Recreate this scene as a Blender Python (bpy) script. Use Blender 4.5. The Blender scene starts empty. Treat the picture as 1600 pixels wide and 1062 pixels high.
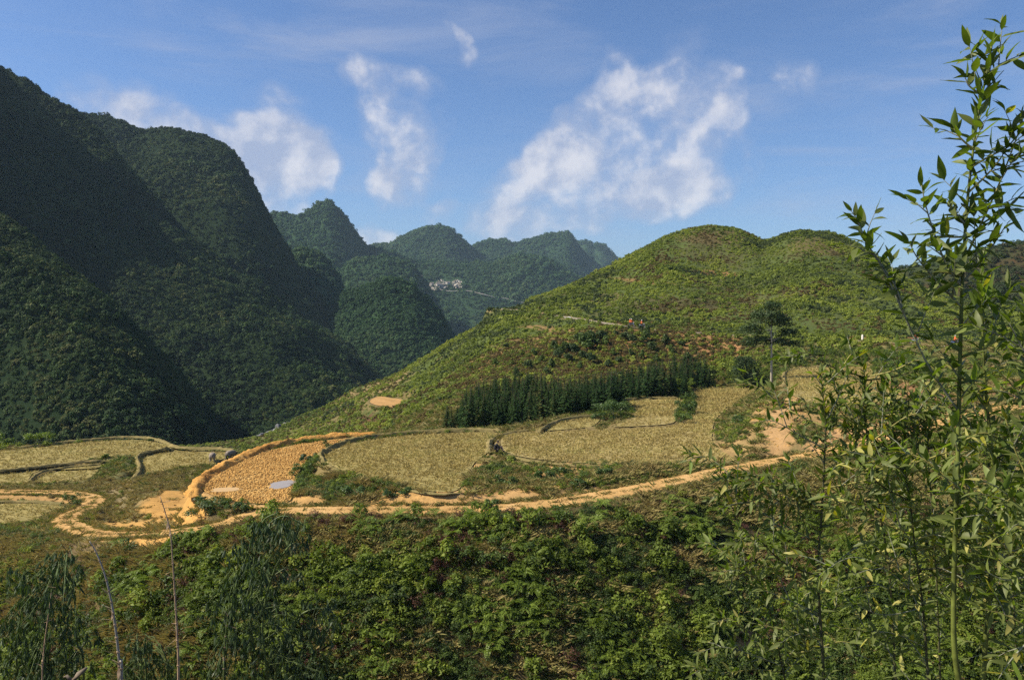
import bpy, bmesh, math, random
import numpy as np
from math import radians, pi, sin, cos
from mathutils import Vector, Matrix
random.seed(7); rng = np.random.default_rng(7)
scene = bpy.context.scene
COL = scene.collection

# ------------------------------------------------------------------ camera, sky, sun, exposure
F = 1232.0          # focal length in photo pixels (1600 wide)
HY = 480.0          # eye level in the photo
cam_d = bpy.data.cameras.new('camera'); cam = bpy.data.objects.new('camera', cam_d); COL.objects.link(cam)
cam.location = (0, 0, 0); cam.rotation_euler = (pi/2, 0, 0)
cam_d.sensor_width = 36; cam_d.lens = 36*F/1600; cam_d.shift_y = -(531-HY)/1600
cam_d.clip_start = 0.05; cam_d.clip_end = 30000
scene.camera = cam
scene.render.engine = 'CYCLES'
scene.cycles.max_bounces = 5; scene.cycles.diffuse_bounces = 2; scene.cycles.glossy_bounces = 2
scene.cycles.transmission_bounces = 3; scene.cycles.volume_bounces = 0; scene.cycles.transparent_max_bounces = 4
scene.cycles.use_denoising = False
scene.cycles.use_adaptive_sampling = True; scene.cycles.adaptive_threshold = 0.01
scene.cycles.sample_clamp_indirect = 3
vs = scene.view_settings
vs.view_transform = 'Standard'; vs.look = 'None'; vs.gamma = 1; vs.use_curve_mapping = False
vs.exposure = 0.65

SUN_EL, SUN_AZ = radians(43), radians(-94)      # azimuth clockwise from +Y (view direction)
to_sun = Vector((cos(SUN_EL)*sin(SUN_AZ), cos(SUN_EL)*cos(SUN_AZ), sin(SUN_EL)))
sun_d = bpy.data.lights.new('sun', 'SUN'); sun = bpy.data.objects.new('sun', sun_d); COL.objects.link(sun)
sun_d.energy = 5.0; sun_d.angle = radians(0.5); sun_d.color = (1.0, 0.89, 0.72)
sun.rotation_euler = to_sun.to_track_quat('Z', 'Y').to_euler()

world = bpy.data.worlds.new('World'); scene.world = world; world.use_nodes = True
class NT:
    "small helper to write node trees"
    def __init__(s, tree): s.t = tree; s.n = tree.nodes; s.l = tree.links
    def new(s, typ, ins=None, **props):
        nd = s.n.new(typ)
        for k, v in props.items(): setattr(nd, k, v)
        for k, v in (ins or {}).items():
            sock = nd.inputs[k]
            if isinstance(v, bpy.types.NodeSocket): s.l.new(v, sock)
            else: sock.default_value = v
        return nd
    def m(s, op, a, b=0.0, c=None, clamp=False):
        ins = {0: a, 1: b}
        if c is not None: ins[2] = c
        return s.new('ShaderNodeMath', ins, operation=op, use_clamp=clamp).outputs[0]
    def sstep(s, x, lo, hi):
        return s.new('ShaderNodeMapRange', {0: x, 1: lo, 2: hi, 3: 0.0, 4: 1.0}, interpolation_type='SMOOTHSTEP').outputs[0]
    def mixc(s, f, a, b, mode='MIX'):
        nd = s.new('ShaderNodeMix', data_type='RGBA', blend_type=mode)
        for i, v in ((0, f), (6, a), (7, b)):
            if isinstance(v, bpy.types.NodeSocket): s.l.new(v, nd.inputs[i])
            else: nd.inputs[i].default_value = v if not isinstance(v, tuple) or len(v) == 4 else (*v, 1)
        return nd.outputs[2]
    def noise(s, vec, scale, detail=4, rough=0.55, dist=0.0, out=0):
        ins = {'Scale': scale, 'Detail': detail, 'Roughness': rough, 'Distortion': dist}
        if vec is not None: ins['Vector'] = vec
        return s.new('ShaderNodeTexNoise', ins).outputs[out]
    def ramp(s, fac, stops):
        nd = s.new('ShaderNodeValToRGB', {0: fac}); e = nd.color_ramp.elements
        e[0].position, e[0].color = stops[0][0], (*stops[0][1], 1)
        e[1].position, e[1].color = stops[-1][0], (*stops[-1][1], 1)
        for p, c in stops[1:-1]:
            x = e.new(p); x.color = (*c, 1)
        return nd.outputs[0]

def build_world():
    t = NT(world.node_tree); t.n.clear()
    out = t.new('ShaderNodeOutputWorld')
    sky = t.new('ShaderNodeTexSky', sky_type='NISHITA')
    sky.sun_disc = False; sky.sun_elevation = SUN_EL; sky.sun_rotation = SUN_AZ % (2*pi)
    sky.altitude = 900; sky.air_density = 1.0; sky.dust_density = 1.6; sky.ozone_density = 2.0
    bg = t.new('ShaderNodeBackground', {0: t.mixc(1.0, sky.outputs[0], (0.74, 0.93, 1.20), 'MULTIPLY'), 1: 0.074})
    tc = t.new('ShaderNodeTexCoord'); sep = t.new('ShaderNodeSeparateXYZ', {0: tc.outputs['Generated']})
    x, y, z = sep.outputs
    az = t.m('ARCTAN2', x, y); el = t.m('ARCSINE', z)
    # warp so that outlines billow
    n1 = t.new('ShaderNodeTexNoise', {'Vector': tc.outputs['Generated'], 'Scale': 9.0, 'Detail': 3.0, 'Roughness': 0.5})
    ns = t.new('ShaderNodeSeparateXYZ', {0: n1.outputs['Color']})
    azw = t.m('ADD', az, t.m('MULTIPLY', t.m('SUBTRACT', ns.outputs[0], 0.5), 0.05))
    elw = t.m('ADD', el, t.m('MULTIPLY', t.m('SUBTRACT', ns.outputs[1], 0.5), 0.05))
    # the cumulus banks: centre, radii, tilt, strength
    blobs = [(430,255,80,58,0,1.6),(475,268,34,30,0,1.0),(400,230,50,30,0,.8),(440,310,60,40,0,.7),(375,235,60,40,0,.7),(255,192,110,34,-14,1.0),(330,215,60,26,-14,.8),(150,175,55,22,0,.6),
             (595,135,62,38,-25,.95),(630,190,62,55,-30,.95),(650,250,40,50,-10,.65),(615,300,38,30,0,.7),(585,370,38,22,0,.85),(690,345,36,22,0,.65),
             (722,84,22,26,20,.5),(690,45,40,14,-10,.5),(1075,75,44,30,0,.50),(1230,130,55,30,0,.42),(940,140,48,62,-20,.7),(1000,190,130,58,15,1.0),(1060,215,100,90,0,.95),
             (900,260,95,46,5,1.0),(1050,285,95,40,8,1.05),(830,325,100,52,5,1.0),(800,350,70,40,0,.6),(930,320,80,40,0,.6),(1110,190,55,60,0,.6),(415,150,50,30,0,.4)]
    cores = [(432,250,58,42,0,.9),(480,265,30,28,0,.7),(585,122,40,26,-20,.5),(628,195,44,30,-30,.45),(870,262,48,34,0,.75),(1050,285,60,26,8,.7),(800,335,46,26,0,.35),(235,185,90,22,-14,.4),(320,212,50,18,-14,.45),(583,370,30,16,0,.5),(615,300,26,20,0,.5)]
    nb_ = len(blobs); acc = None; acc2 = None
    for bi, (px, py, rx, ry, rot, st) in enumerate(blobs+cores):
        u, v = (px-800)/F, (HY-py)/F
        a0 = math.atan(u); e0 = math.atan(v/math.hypot(1, u))
        rx, ry, r = rx/F*1.5, ry/F*1.5, radians(rot)
        da, de = t.m('SUBTRACT', azw, a0), t.m('SUBTRACT', elw, e0)
        p = t.m('ADD', t.m('MULTIPLY', da, cos(r)/rx), t.m('MULTIPLY', de, sin(r)/rx))
        q = t.m('ADD', t.m('MULTIPLY', da, -sin(r)/ry), t.m('MULTIPLY', de, cos(r)/ry))
        d2 = t.m('ADD', t.m('MULTIPLY', p, p), t.m('MULTIPLY', q, q))
        b = t.m('MULTIPLY', t.m('MAXIMUM', t.m('SUBTRACT', 1.0, d2), 0.0), st)
        if bi < nb_: acc = b if acc is None else t.m('ADD', acc, b)
        else: acc2 = b if acc2 is None else t.m('ADD', acc2, b)
    # beyond the view the same sort of cumulus goes on, by chance
    acc = t.m('ADD', t.m('MINIMUM', acc, 0.85), t.m('MINIMUM', acc2, 0.8))
    far = t.sstep(t.m('ABSOLUTE', az), 0.70, 0.95)
    lown = t.noise(tc.outputs['Generated'], 3.2, 2, 0.5)
    elband = t.m('MULTIPLY', t.sstep(el, 0.02, 0.12), t.m('SUBTRACT', 1.0, t.sstep(el, 0.45, 0.8)))
    acc = t.m('ADD', acc, t.m('MULTIPLY', t.m('MULTIPLY', far, elband), t.m('MULTIPLY', t.sstep(lown, 0.48, 0.66), 0.9)))
    det = t.noise(tc.outputs['Generated'], 24.0, 7, 0.54, 0.15)
    det2 = t.noise(tc.outputs['Generated'], 7.0, 3, 0.5)
    det4 = t.noise(tc.outputs['Generated'], 13.0, 4, 0.5, 0.3)
    body = t.m('ADD', t.m('MULTIPLY', acc, 0.95), t.m('ADD', t.m('MULTIPLY', t.m('SUBTRACT', det, 0.5), 1.7), t.m('MULTIPLY', t.m('SUBTRACT', det4, 0.5), 2.6)))
    dens = t.m('MULTIPLY', t.sstep(body, 0.05, 1.55), t.sstep(acc, 0.0, 0.45))
    det3 = t.noise(t.new('ShaderNodeVectorMath', {0: tc.outputs['Generated'], 1: (-0.012, 0, 0.014)}, operation='ADD').outputs[0], 24.0, 7, 0.54, 0.15)
    form = t.m('MULTIPLY', t.m('SUBTRACT', det, det3), 1.5)
    # thin veils
    mp = t.new('ShaderNodeMapping', {0: tc.outputs['Generated'], 3: (1.6, 1.6, 9.0)})
    veil = t.sstep(t.noise(mp.outputs[0], 2.0, 5, 0.6, 0.4), 0.42, 0.85)
    veil = t.m('MULTIPLY', t.m('MULTIPLY', veil, 0.75), t.m('ADD', 0.35, t.m('MULTIPLY', t.sstep(t.noise(tc.outputs['Generated'], 2.2, 2), 0.35, 0.65), 0.65)))
    alpha = t.m('MAXIMUM', t.m('MULTIPLY', dens, 0.84), veil)
    lit = t.m('ADD', form, t.m('ADD', t.m('MULTIPLY', t.sstep(det, 0.40, 0.66), 0.5), t.m('MULTIPLY', t.sstep(det2, 0.42, 0.60), 0.4)), clamp=True)
    ccol = t.mixc(t.m('MULTIPLY', lit, t.sstep(dens, 0.2, 0.8)), (0.46, 0.52, 0.70), (0.90, 0.88, 0.92))
    em = t.new('ShaderNodeBackground', {0: ccol, 1: 0.60})
    mx = t.new('ShaderNodeMixShader', {0: alpha, 1: bg.outputs[0], 2: em.outputs[0]})
    t.l.new(mx.outputs[0], out.inputs[0])
build_world()

# ------------------------------------------------------------------ numpy noise
_P = np.random.default_rng(11).random((256, 256)).astype(np.float32)
def vnoise(x, y):
    xi, yi = np.floor(x).astype(np.int64), np.floor(y).astype(np.int64)
    fx, fy = x-xi, y-yi
    fx = fx*fx*fx*(fx*(fx*6-15)+10); fy = fy*fy*fy*(fy*(fy*6-15)+10)
    a = _P[xi & 255, yi & 255]; b = _P[(xi+1) & 255, yi & 255]; c = _P[xi & 255, (yi+1) & 255]; d = _P[(xi+1) & 255, (yi+1) & 255]
    return (a*(1-fx)+b*fx)*(1-fy)+(c*(1-fx)+d*fx)*fy
def fbm(x, y, octv=4, g=0.5, seed=0):
    s = 0; a = 1; t = 0
    for k in range(octv):
        cx, sx = cos(0.6*k+seed), sin(0.6*k+seed)
        s = s + a*(vnoise((x*cx-y*sx)*2**k+17.3*k+seed*31, (x*sx+y*cx)*2**k+5.7*k+seed*13)*2-1); t += a; a *= g
    return s/t
def sst(x, a, b):
    t = np.clip((x-a)/(b-a), 0, 1); return t*t*(3-2*t)

def pch(xk, yk, xq):
    "monotone cubic through control points, clamped at the ends"
    xk = np.asarray(xk, float); yk = np.asarray(yk, float)
    if len(xk) == 1: return np.full_like(xq, yk[0])
    h = np.diff(xk); dl = np.diff(yk)/h; m = np.zeros_like(yk)
    if len(xk) > 2:
        same = dl[:-1]*dl[1:] > 0
        w1, w2 = 2*h[1:]+h[:-1], h[1:]+2*h[:-1]
        with np.errstate(divide='ignore', invalid='ignore'):
            m[1:-1] = np.where(same, (w1+w2)/(w1/dl[:-1]+w2/dl[1:]), 0)
    m[0], m[-1] = dl[0], dl[-1]
    xq = np.clip(xq, xk[0], xk[-1]); i = np.clip(np.searchsorted(xk, xq, side='right')-1, 0, len(h)-1)
    t = (xq-xk[i])/h[i]
    return ((1+2*t)*(1-t)**2*yk[i]+t*(1-t)**2*h[i]*m[i]+t*t*(3-2*t)*yk[i+1]+t*t*(t-1)*h[i]*m[i+1])
def curve(pts, px, z=False):
    "control points (px, distance, row in the photo | height)  ->  distance, height along the columns px"
    pts = sorted(pts); xs = [p[0] for p in pts]
    d = pch(xs, [p[1] for p in pts], px)
    hz = pch(xs, [p[2] if z else (HY-p[2])/F*p[1] for p in pts], px)
    return d, hz
def W(px, py, d):   # the world point at distance d seen at photo position px, py
    return Vector(((px-800)/F*d, d, (HY-py)/F*d))
def WZ(px, py, z):  # the world point at height z seen there
    d = -z*F/(py-HY); return Vector(((px-800)/F*d, d, z))

# ------------------------------------------------------------------ mesh helpers
def prop(o, label=None, cat=None, group=None, kind=None):
    if label: o['label'] = label
    if cat: o['category'] = cat
    if group: o['group'] = group
    if kind: o['kind'] = kind
    return o
def mesh_np(name, V, Fc, mat=None, smooth=False, attrs=None, mi=None):
    "V (n,3), Fc (m,k) with k = 3 or 4"
    me = bpy.data.meshes.new(name); V = np.asarray(V, np.float32); Fc = np.asarray(Fc, np.int32); k = Fc.shape[1]
    me.vertices.add(len(V)); me.vertices.foreach_set('co', V.ravel())
    me.loops.add(Fc.size); me.loops.foreach_set('vertex_index', Fc.ravel())
    me.polygons.add(len(Fc)); me.polygons.foreach_set('loop_start', np.arange(0, Fc.size, k, dtype=np.int32))
    me.polygons.foreach_set('loop_total', np.full(len(Fc), k, np.int32))
    if smooth: me.polygons.foreach_set('use_smooth', np.ones(len(Fc), bool))
    if mat is not None:
        for m_ in (mat if isinstance(mat, (list, tuple)) else [mat]): me.materials.append(m_)
    if mi is not None: me.polygons.foreach_set('material_index', np.asarray(mi, np.int32))
    me.update(calc_edges=True)
    for an, arr in (attrs or {}).items():
        arr = np.asarray(arr, np.float32)
        if arr.ndim == 2:
            a = me.attributes.new(an, 'FLOAT_COLOR', 'POINT')
            a.data.foreach_set('color', np.hstack([arr, np.ones((len(arr), 1), np.float32)]).ravel().astype(np.float32))
        else:
            a = me.attributes.new(an, 'FLOAT', 'POINT'); a.data.foreach_set('value', arr)
    me.validate(); return me
def link(name, me, parent=None, loc=None):
    o = bpy.data.objects.new(name, me); COL.objects.link(o)
    if parent is not None: o.parent = parent
    if loc is not None: o.location = loc
    return o
def empty(name, loc, rz=0):
    o = bpy.data.objects.new(name, None); COL.objects.link(o); o.location = loc; o.rotation_euler = (0, 0, rz); o.empty_display_size = 0.3; return o
def gridfaces(nr, nc):
    i = np.arange(nr*nc).reshape(nr, nc)
    return np.stack([i[:-1, :-1], i[:-1, 1:], i[1:, 1:], i[1:, :-1]], -1).reshape(-1, 4)
class MB:
    "gathers tubes, boxes and quads into one mesh"
    def __init__(s): s.v = []; s.f = []; s.a = []
    def add(s, vs, fs, lv=0.5):
        b = len(s.v); s.v += [tuple(p) for p in vs]; s.f += [tuple(i+b for i in f) for f in fs]; s.a += [lv]*len(vs)
    def tube(s, pts, rad, n=6, lv=0.5, cap=True):
        pts = [Vector(p) for p in pts]; k = len(pts)
        if not hasattr(rad, '__len__'): rad = [rad]*k
        vs = []; up = Vector((0.3, 0.2, 1)).normalized()
        for i, p in enumerate(pts):
            t = (pts[min(i+1, k-1)]-pts[max(i-1, 0)]).normalized()
            a = t.cross(up if abs(t.dot(up)) < .95 else Vector((1, 0, 0))).normalized(); b = t.cross(a)
            for j in range(n):
                an = 2*pi*j/n; vs.append(p+(a*cos(an)+b*sin(an))*rad[i])
        fs = [(i*n+j, i*n+(j+1) % n, (i+1)*n+(j+1) % n, (i+1)*n+j) for i in range(k-1) for j in range(n)]
        if cap: fs += [tuple(range(n))[::-1], tuple((k-1)*n+j for j in range(n))]
        s.add(vs, fs, lv)
    def box(s, c, d, rot=None):
        c = Vector(c); R = rot or Matrix.Identity(3)
        vs = [c+R@Vector((sx*d[0]/2, sy*d[1]/2, sz*d[2]/2)) for sx in (-1, 1) for sy in (-1, 1) for sz in (-1, 1)]
        s.add(vs, [(0,1,3,2),(4,6,7,5),(0,4,5,1),(2,3,7,6),(0,2,6,4),(1,5,7,3)])
    def ball(s, c, r, seg=8, rings=6, warp=None):
        c = Vector(c); r = r if hasattr(r, '__len__') else (r, r, r); vs = [c+Vector((0, 0, r[2]))]
        for i in range(1, rings):
            th = pi*i/rings
            for j in range(seg):
                ph = 2*pi*j/seg; k = 1.0 if warp is None else 1+warp*random.uniform(-1, 1)
                vs.append(c+Vector((r[0]*sin(th)*cos(ph)*k, r[1]*sin(th)*sin(ph)*k, r[2]*cos(th)*k)))
        vs.append(c-Vector((0, 0, r[2]))); L = len(vs)-1
        fs = [(0, 1+j, 1+(j+1) % seg) for j in range(seg)]
        fs += [(1+i*seg+j, 1+(i+1)*seg+j, 1+(i+1)*seg+(j+1) % seg, 1+i*seg+(j+1) % seg) for i in range(rings-2) for j in range(seg)]
        fs += [(L, 1+(rings-2)*seg+(j+1) % seg, 1+(rings-2)*seg+j) for j in range(seg)]
        s.add(vs, fs)
    def mesh(s, name, mat, smooth=False):
        me = bpy.data.meshes.new(name); me.from_pydata(s.v, [], s.f)
        if mat: me.materials.append(mat)
        if smooth: me.polygons.foreach_set('use_smooth', [True]*len(me.polygons))
        a = me.attributes.new('lv', 'FLOAT', 'POINT'); a.data.foreach_set('value', s.a)
        me.update(); return me
    def build(s, name, mat, parent=None, loc=None, smooth=False):
        return link(name, s.mesh(name, mat, smooth), parent, loc)

# ------------------------------------------------------------------ materials
def new_mat(name):
    m = bpy.data.materials.new(name); m.use_nodes = True; t = NT(m.node_tree); t.n.clear()
    return m, t, t.new('ShaderNodeOutputMaterial')
def mat_plain(name, c, rough=0.7, var=0.25, scale=8, metal=0, spec=0.3):
    m, t, out = new_mat(name)
    n = t.noise(t.new('ShaderNodeTexCoord').outputs['Object'], scale, 5, 0.6)
    col = t.mixc(t.sstep(n, 0.3, 0.7), tuple(v*(1-var) for v in c), tuple(min(1, v*(1+var)) for v in c))
    b = t.new('ShaderNodeBsdfPrincipled', {'Base Color': col, 'Roughness': rough, 'Metallic': metal, 'Specular IOR Level': spec})
    t.l.new(b.outputs[0], out.inputs[0]); return m
def mat_leaf(name, cols, rough=0.55, transl=0.25, spec=0.35, wscale=0.05, tcol=None, wamt=0.35, inst=0.35):
    "foliage: colour runs along COLS by leaf, by plant and by place"
    m, t, out = new_mat(name)
    lv = t.new('ShaderNodeAttribute', attribute_name='lv').outputs['Fac']
    ri = t.new('ShaderNodeObjectInfo').outputs['Random']
    geo = t.new('ShaderNodeNewGeometry')
    wn = t.sstep(t.noise(geo.outputs['Position'], wscale, 3, 0.6), 0.32, 0.68)
    rest = 1-wamt-inst
    f = t.m('ADD', t.m('ADD', t.m('MULTIPLY', lv, rest), t.m('MULTIPLY', ri, inst)), t.m('MULTIPLY', wn, wamt))
    n = len(cols); stops = [(0.12+0.76*i/(n-1), c) for i, c in enumerate(cols)]
    col = t.ramp(f, stops)
    b = t.new('ShaderNodeBsdfPrincipled', {'Base Color': col, 'Roughness': rough, 'Specular IOR Level': spec})
    tc = t.mixc(1.0, col, tcol or (1.5, 1.6, 0.6), 'MULTIPLY')
    tr = t.new('ShaderNodeBsdfTranslucent', {'Color': tc})
    mx = t.new('ShaderNodeMixShader', {0: transl, 1: b.outputs[0], 2: tr.outputs[0]})
    t.l.new(mx.outputs[0], out.inputs[0]); return m
# ------------------------------------------------------------------ ground materials
def mat_ground():
    m, t, out = new_mat('ground_earth')
    a = t.new('ShaderNodeAttribute', attribute_name='col').outputs['Color']
    P = t.new('ShaderNodeNewGeometry').outputs['Position']
    n1 = t.noise(P, 1.6, 6, 0.65); n2 = t.noise(P, 0.25, 4, 0.6); n3 = t.noise(P, 9.0, 3, 0.6)
    k = t.m('ADD', t.m('ADD', t.m('MULTIPLY', n1, 0.9), t.m('MULTIPLY', n2, 0.5)), t.m('MULTIPLY', n3, 0.6))
    k = t.m('MULTIPLY', k, 1.0)
    g = t.new('ShaderNodeCombineColor', {0: k, 1: k, 2: k}).outputs[0]
    col = t.mixc(1.0, a, g, 'MULTIPLY')
    col = t.mixc(t.m('MULTIPLY', t.sstep(t.noise(P, 3.3, 4, 0.7), 0.5, 0.7), 0.35), col, (0.07, 0.062, 0.03))
    bp = t.new('ShaderNodeBump', {'Strength': 0.6, 'Distance': 0.10, 'Height': t.m('ADD', n1, t.m('MULTIPLY', n3, 0.5))})
    b = t.new('ShaderNodeBsdfPrincipled', {'Base Color': col, 'Roughness': 0.95, 'Specular IOR Level': 0.1, 'Normal': bp.outputs[0]})
    t.l.new(b.outputs[0], out.inputs[0]); return m
def mat_soil(name, stops, scale=1.0, bump=0.05, rough=0.95):
    m, t, out = new_mat(name)
    P = t.new('ShaderNodeNewGeometry').outputs['Position']
    n1 = t.noise(P, 0.9*scale, 6, 0.65); n3 = t.noise(P, 7.0*scale, 3, 0.65); n0 = t.noise(P, .13*scale, 3, 0.6)
    f = t.m('ADD', t.m('ADD', t.m('MULTIPLY', n1, 0.45), t.m('MULTIPLY', n3, 0.30)), t.m('MULTIPLY', n0, 0.25))
    n = len(stops); col = t.ramp(f, [(0.36+0.28*i/(n-1), c) for i, c in enumerate(stops)])
    bp = t.new('ShaderNodeBump', {'Strength': 0.7, 'Distance': bump, 'Height': t.m('ADD', n1, n3)})
    b = t.new('ShaderNodeBsdfPrincipled', {'Base Color': col, 'Roughness': rough, 'Specular IOR Level': 0.12, 'Normal': bp.outputs[0]})
    t.l.new(b.outputs[0], out.inputs[0]); return m
def mat_mountain(name, c0, c1, c2):
    m, t, out = new_mat(name)
    P = t.new('ShaderNodeNewGeometry').outputs['Position']
    n1 = t.noise(P, 0.06, 6, 0.65); n2 = t.noise(P, 0.008, 4, 0.6)
    f = t.m('ADD', t.m('MULTIPLY', n1, 0.6), t.m('MULTIPLY', n2, 0.4))
    col = t.ramp(f, [(0.35, c0), (0.5, c1), (0.66, c2)])
    b = t.new('ShaderNodeBsdfPrincipled', {'Base Color': col, 'Roughness': 1.0, 'Specular IOR Level': 0.05})
    t.l.new(b.outputs[0], out.inputs[0]); return m
M_ground = mat_ground()
M_straw = mat_soil('stubble_earth', [(0.16, 0.13, 0.055), (0.27, 0.215, 0.088), (0.33, 0.27, 0.11), (0.42, 0.34, 0.15)], 0.7)
M_straw_green = mat_soil('stubble_earth_greenish', [(0.17, 0.14, 0.055), (0.27, 0.225, 0.082), (0.36, 0.29, 0.11)], 0.8)
M_orange = mat_soil('orange_clay', [(0.36, 0.21, 0.065), (0.47, 0.275, 0.085), (0.53, 0.33, 0.11), (0.58, 0.40, 0.17)], 0.8, 0.12)
M_track = mat_soil('track_earth', [(0.22, 0.13, 0.05), (0.40, 0.24, 0.085), (0.50, 0.31, 0.12), (0.58, 0.39, 0.18)], .9, 0.08)
M_bund = mat_soil('bund_earth', [(0.13, 0.115, 0.045), (0.20, 0.165, 0.065), (0.30, 0.23, 0.10)], 1.5, 0.05)
M_obund = mat_soil('orange_bund_earth', [(0.26, 0.12, 0.035), (0.44, 0.22, 0.055), (0.56, 0.31, 0.085), (0.58, 0.36, 0.13)], 1.1, 0.15)
M_road = mat_soil('road_surface', [(0.22, 0.18, 0.13), (0.27, 0.23, 0.17), (0.33, 0.28, 0.21)], 1.0, 0.01)
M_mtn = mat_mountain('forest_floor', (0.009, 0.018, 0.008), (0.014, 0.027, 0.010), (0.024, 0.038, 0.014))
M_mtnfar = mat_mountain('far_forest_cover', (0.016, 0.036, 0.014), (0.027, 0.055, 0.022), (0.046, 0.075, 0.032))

# ------------------------------------------------------------------ fields and tracks (outlines: photo column, row; on a level z)
FIELDS = [  # name, z, bank width, material, outline
 ('orange_paddy', -13.3, 2.0, 'orange', [(316,764),(326,750),(358,731),(400,711),(450,697),(510,688),(566,684),(548,694),(512,706),(482,722),(466,742),(458,762),(452,783),(420,786),(380,784),(345,777)]),
 ('rice_field', -12.4, 1.6, 'straw_g', [(508,712),(528,700),(566,690),(620,682),(680,678),(740,676),(778,677),(764,690),(764,704),(742,722),(728,745),(716,764),(690,768),(640,762),(580,748),(534,734),(510,722)]),
 ('rice_field', -12.0, 1.6, 'straw', [(784,684),(800,678),(840,675),(900,673),(1010,669),(1060,663),(1088,645),(1086,625),(1090,610),(1176,608),(1165,622),(1135,640),(1118,655),(1112,682),(1120,700),(1148,718),(1100,723),(1030,727),(950,725),(870,720),(810,712),(786,702)]),
 ('rice_field', -11.9, 1.0, 'straw_g', [(842,672),(870,661),(905,654),(937,651),(928,664),(900,669)]),
 ('rice_field', -11.8, 1.0, 'straw', [(975,628),(1010,625),(1062,624),(1056,645),(1052,660),(1000,665),(958,666),(985,655),(992,640)]),
 ('rice_field', -9.0, 1.6, 'straw', [(1236,577),(1300,575),(1352,575),(1364,581),(1386,600),(1412,622),(1405,632),(1290,632),(1256,625),(1230,610),(1230,592)]),
 ('rice_field', -21.0, 2.0, 'straw_g', [(-120,702),(0,704),(60,699),(130,691),(210,687),(250,692),(268,700),(228,707),(212,713),(170,713),(100,723),(0,734),(-120,742)]),
 ('rice_field', -21.4, 2.0, 'straw_g', [(224,713),(270,703),(340,704),(364,707),(345,718),(330,726),(280,736),(222,757),(196,763),(216,745),(222,728)]),
 ('rice_field', -21.5, 2.0, 'straw_g', [(-120,750),(0,740),(150,724),(148,731),(62,735),(44,749),(28,758),(-120,766)]),
 ('rice_field', -21.7, 2.0, 'straw_g', [(52,750),(70,740),(110,732),(155,729),(142,745),(120,756),(62,758)]),
 ('rice_field', -20.5, 2.0, 'straw_g', [(-120,792),(0,787),(60,787),(104,791),(82,801),(40,816),(0,822),(-120,828)]),
 ('orange_plot', -19.2, 3.0, 'plot', [(583,622),(596,619),(612,622),(628,624),(646,636),(632,639),(610,636),(590,633),(578,628)]),
]
TRACKS = [  # name, width, material, (column, row, z)
 ('dirt_track', 2.0, [(1720,612,-7.4),(1640,628,-8),(1560,640,-8.4),(1450,665,-9.4),(1350,690,-10.4),(1280,708,-11.2),(1200,722,-11.9),(1130,735,-12.1),(1060,750,-12.3),(960,770,-12.6),(850,787,-12.8),(740,795,-12.9),(600,797,-13.0),(480,797,-13.1),(410,800,-13.4),(350,818,-13.8),(300,827,-14.2),(240,832,-14.9),(180,835,-15.8),(130,830,-16.8),(104,815,-17.8),(110,803,-18.8),(138,791,-19.8),(146,779,-20.4),(120,771,-20.7),(60,768,-20.8),(-120,766,-20.9)]),
]
ROADC = [(780,482,205),(800,484,200),(850,491,188),(890,496,176),(940,504,162),(1000,513,152),(1060,517,148),(1130,522,144),(1240,528,138),(1336,532,132),(1430,538,122),(1520,542,116),(1700,546,112)]

def smooth_open(P, n=6):
    "Catmull-Rom through 3-D points"
    P = [np.array(p, float) for p in P]; Q = [2*P[0]-P[1]]+P+[2*P[-1]-P[-2]]; out = []
    for i in range(1, len(Q)-2):
        for k in range(n):
            t = k/n; a, b, c, d = Q[i-1], Q[i], Q[i+1], Q[i+2]
            out.append(0.5*((2*b)+(-a+c)*t+(2*a-5*b+4*c-d)*t*t+(-a+3*b-3*c+d)*t**3))
    out.append(P[-1]); return np.array(out)
def smooth_closed(P, n=4):
    P = [np.array(p, float) for p in P]; N = len(P); out = []
    for i in range(N):
        a, b, c, d = P[i-1], P[i], P[(i+1) % N], P[(i+2) % N]
        for k in range(n):
            t = k/n; out.append(0.5*((2*b)+(-a+c)*t+(2*a-5*b+4*c-d)*t*t+(-a+3*b-3*c+d)*t**3))
    return np.array(out)
field_polys = []
for nm, z, bw, mt, ol in FIELDS:
    lin = smooth_closed([tuple(WZ(px, py, z))[:2] for px, py in ol], 3)
    field_polys.append(lin)
track_lines = [(w, smooth_open([tuple(WZ(px, py, z)) for px, py, z in pts], 6)) for nm, w, pts in TRACKS]
road_line = smooth_open([tuple(W(px, py, d)) for px, py, d in ROADC], 6)

def poly_sd(P, x, y):
    "signed distance to a closed outline, negative inside"
    d2 = np.full(x.shape, 1e18); inside = np.zeros(x.shape, bool)
    for i in range(len(P)):
        ax, ay = P[i-1]; bx, by = P[i]; ex, ey = bx-ax, by-ay
        t = np.clip(((x-ax)*ex+(y-ay)*ey)/(ex*ex+ey*ey+1e-12), 0, 1)
        d2 = np.minimum(d2, (x-ax-t*ex)**2+(y-ay-t*ey)**2)
        c = ((ay > y) != (by > y))
        with np.errstate(divide='ignore', invalid='ignore'):
            inside ^= c & (x < (bx-ax)*(y-ay)/(by-ay)+ax)
    return np.where(inside, -1, 1)*np.sqrt(d2)
def line_sd(L, x, y):
    d2 = np.full(x.shape, 1e18); zz = np.zeros(x.shape)
    for i in range(len(L)-1):
        ax, ay, az = L[i]; bx, by, bz = L[i+1]; ex, ey = bx-ax, by-ay
        t = np.clip(((x-ax)*ex+(y-ay)*ey)/(ex*ex+ey*ey+1e-12), 0, 1)
        q = (x-ax-t*ex)**2+(y-ay-t*ey)**2; k = q < d2
        d2 = np.where(k, q, d2); zz = np.where(k, az+t*(bz-az), zz)
    return np.sqrt(d2), zz

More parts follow.
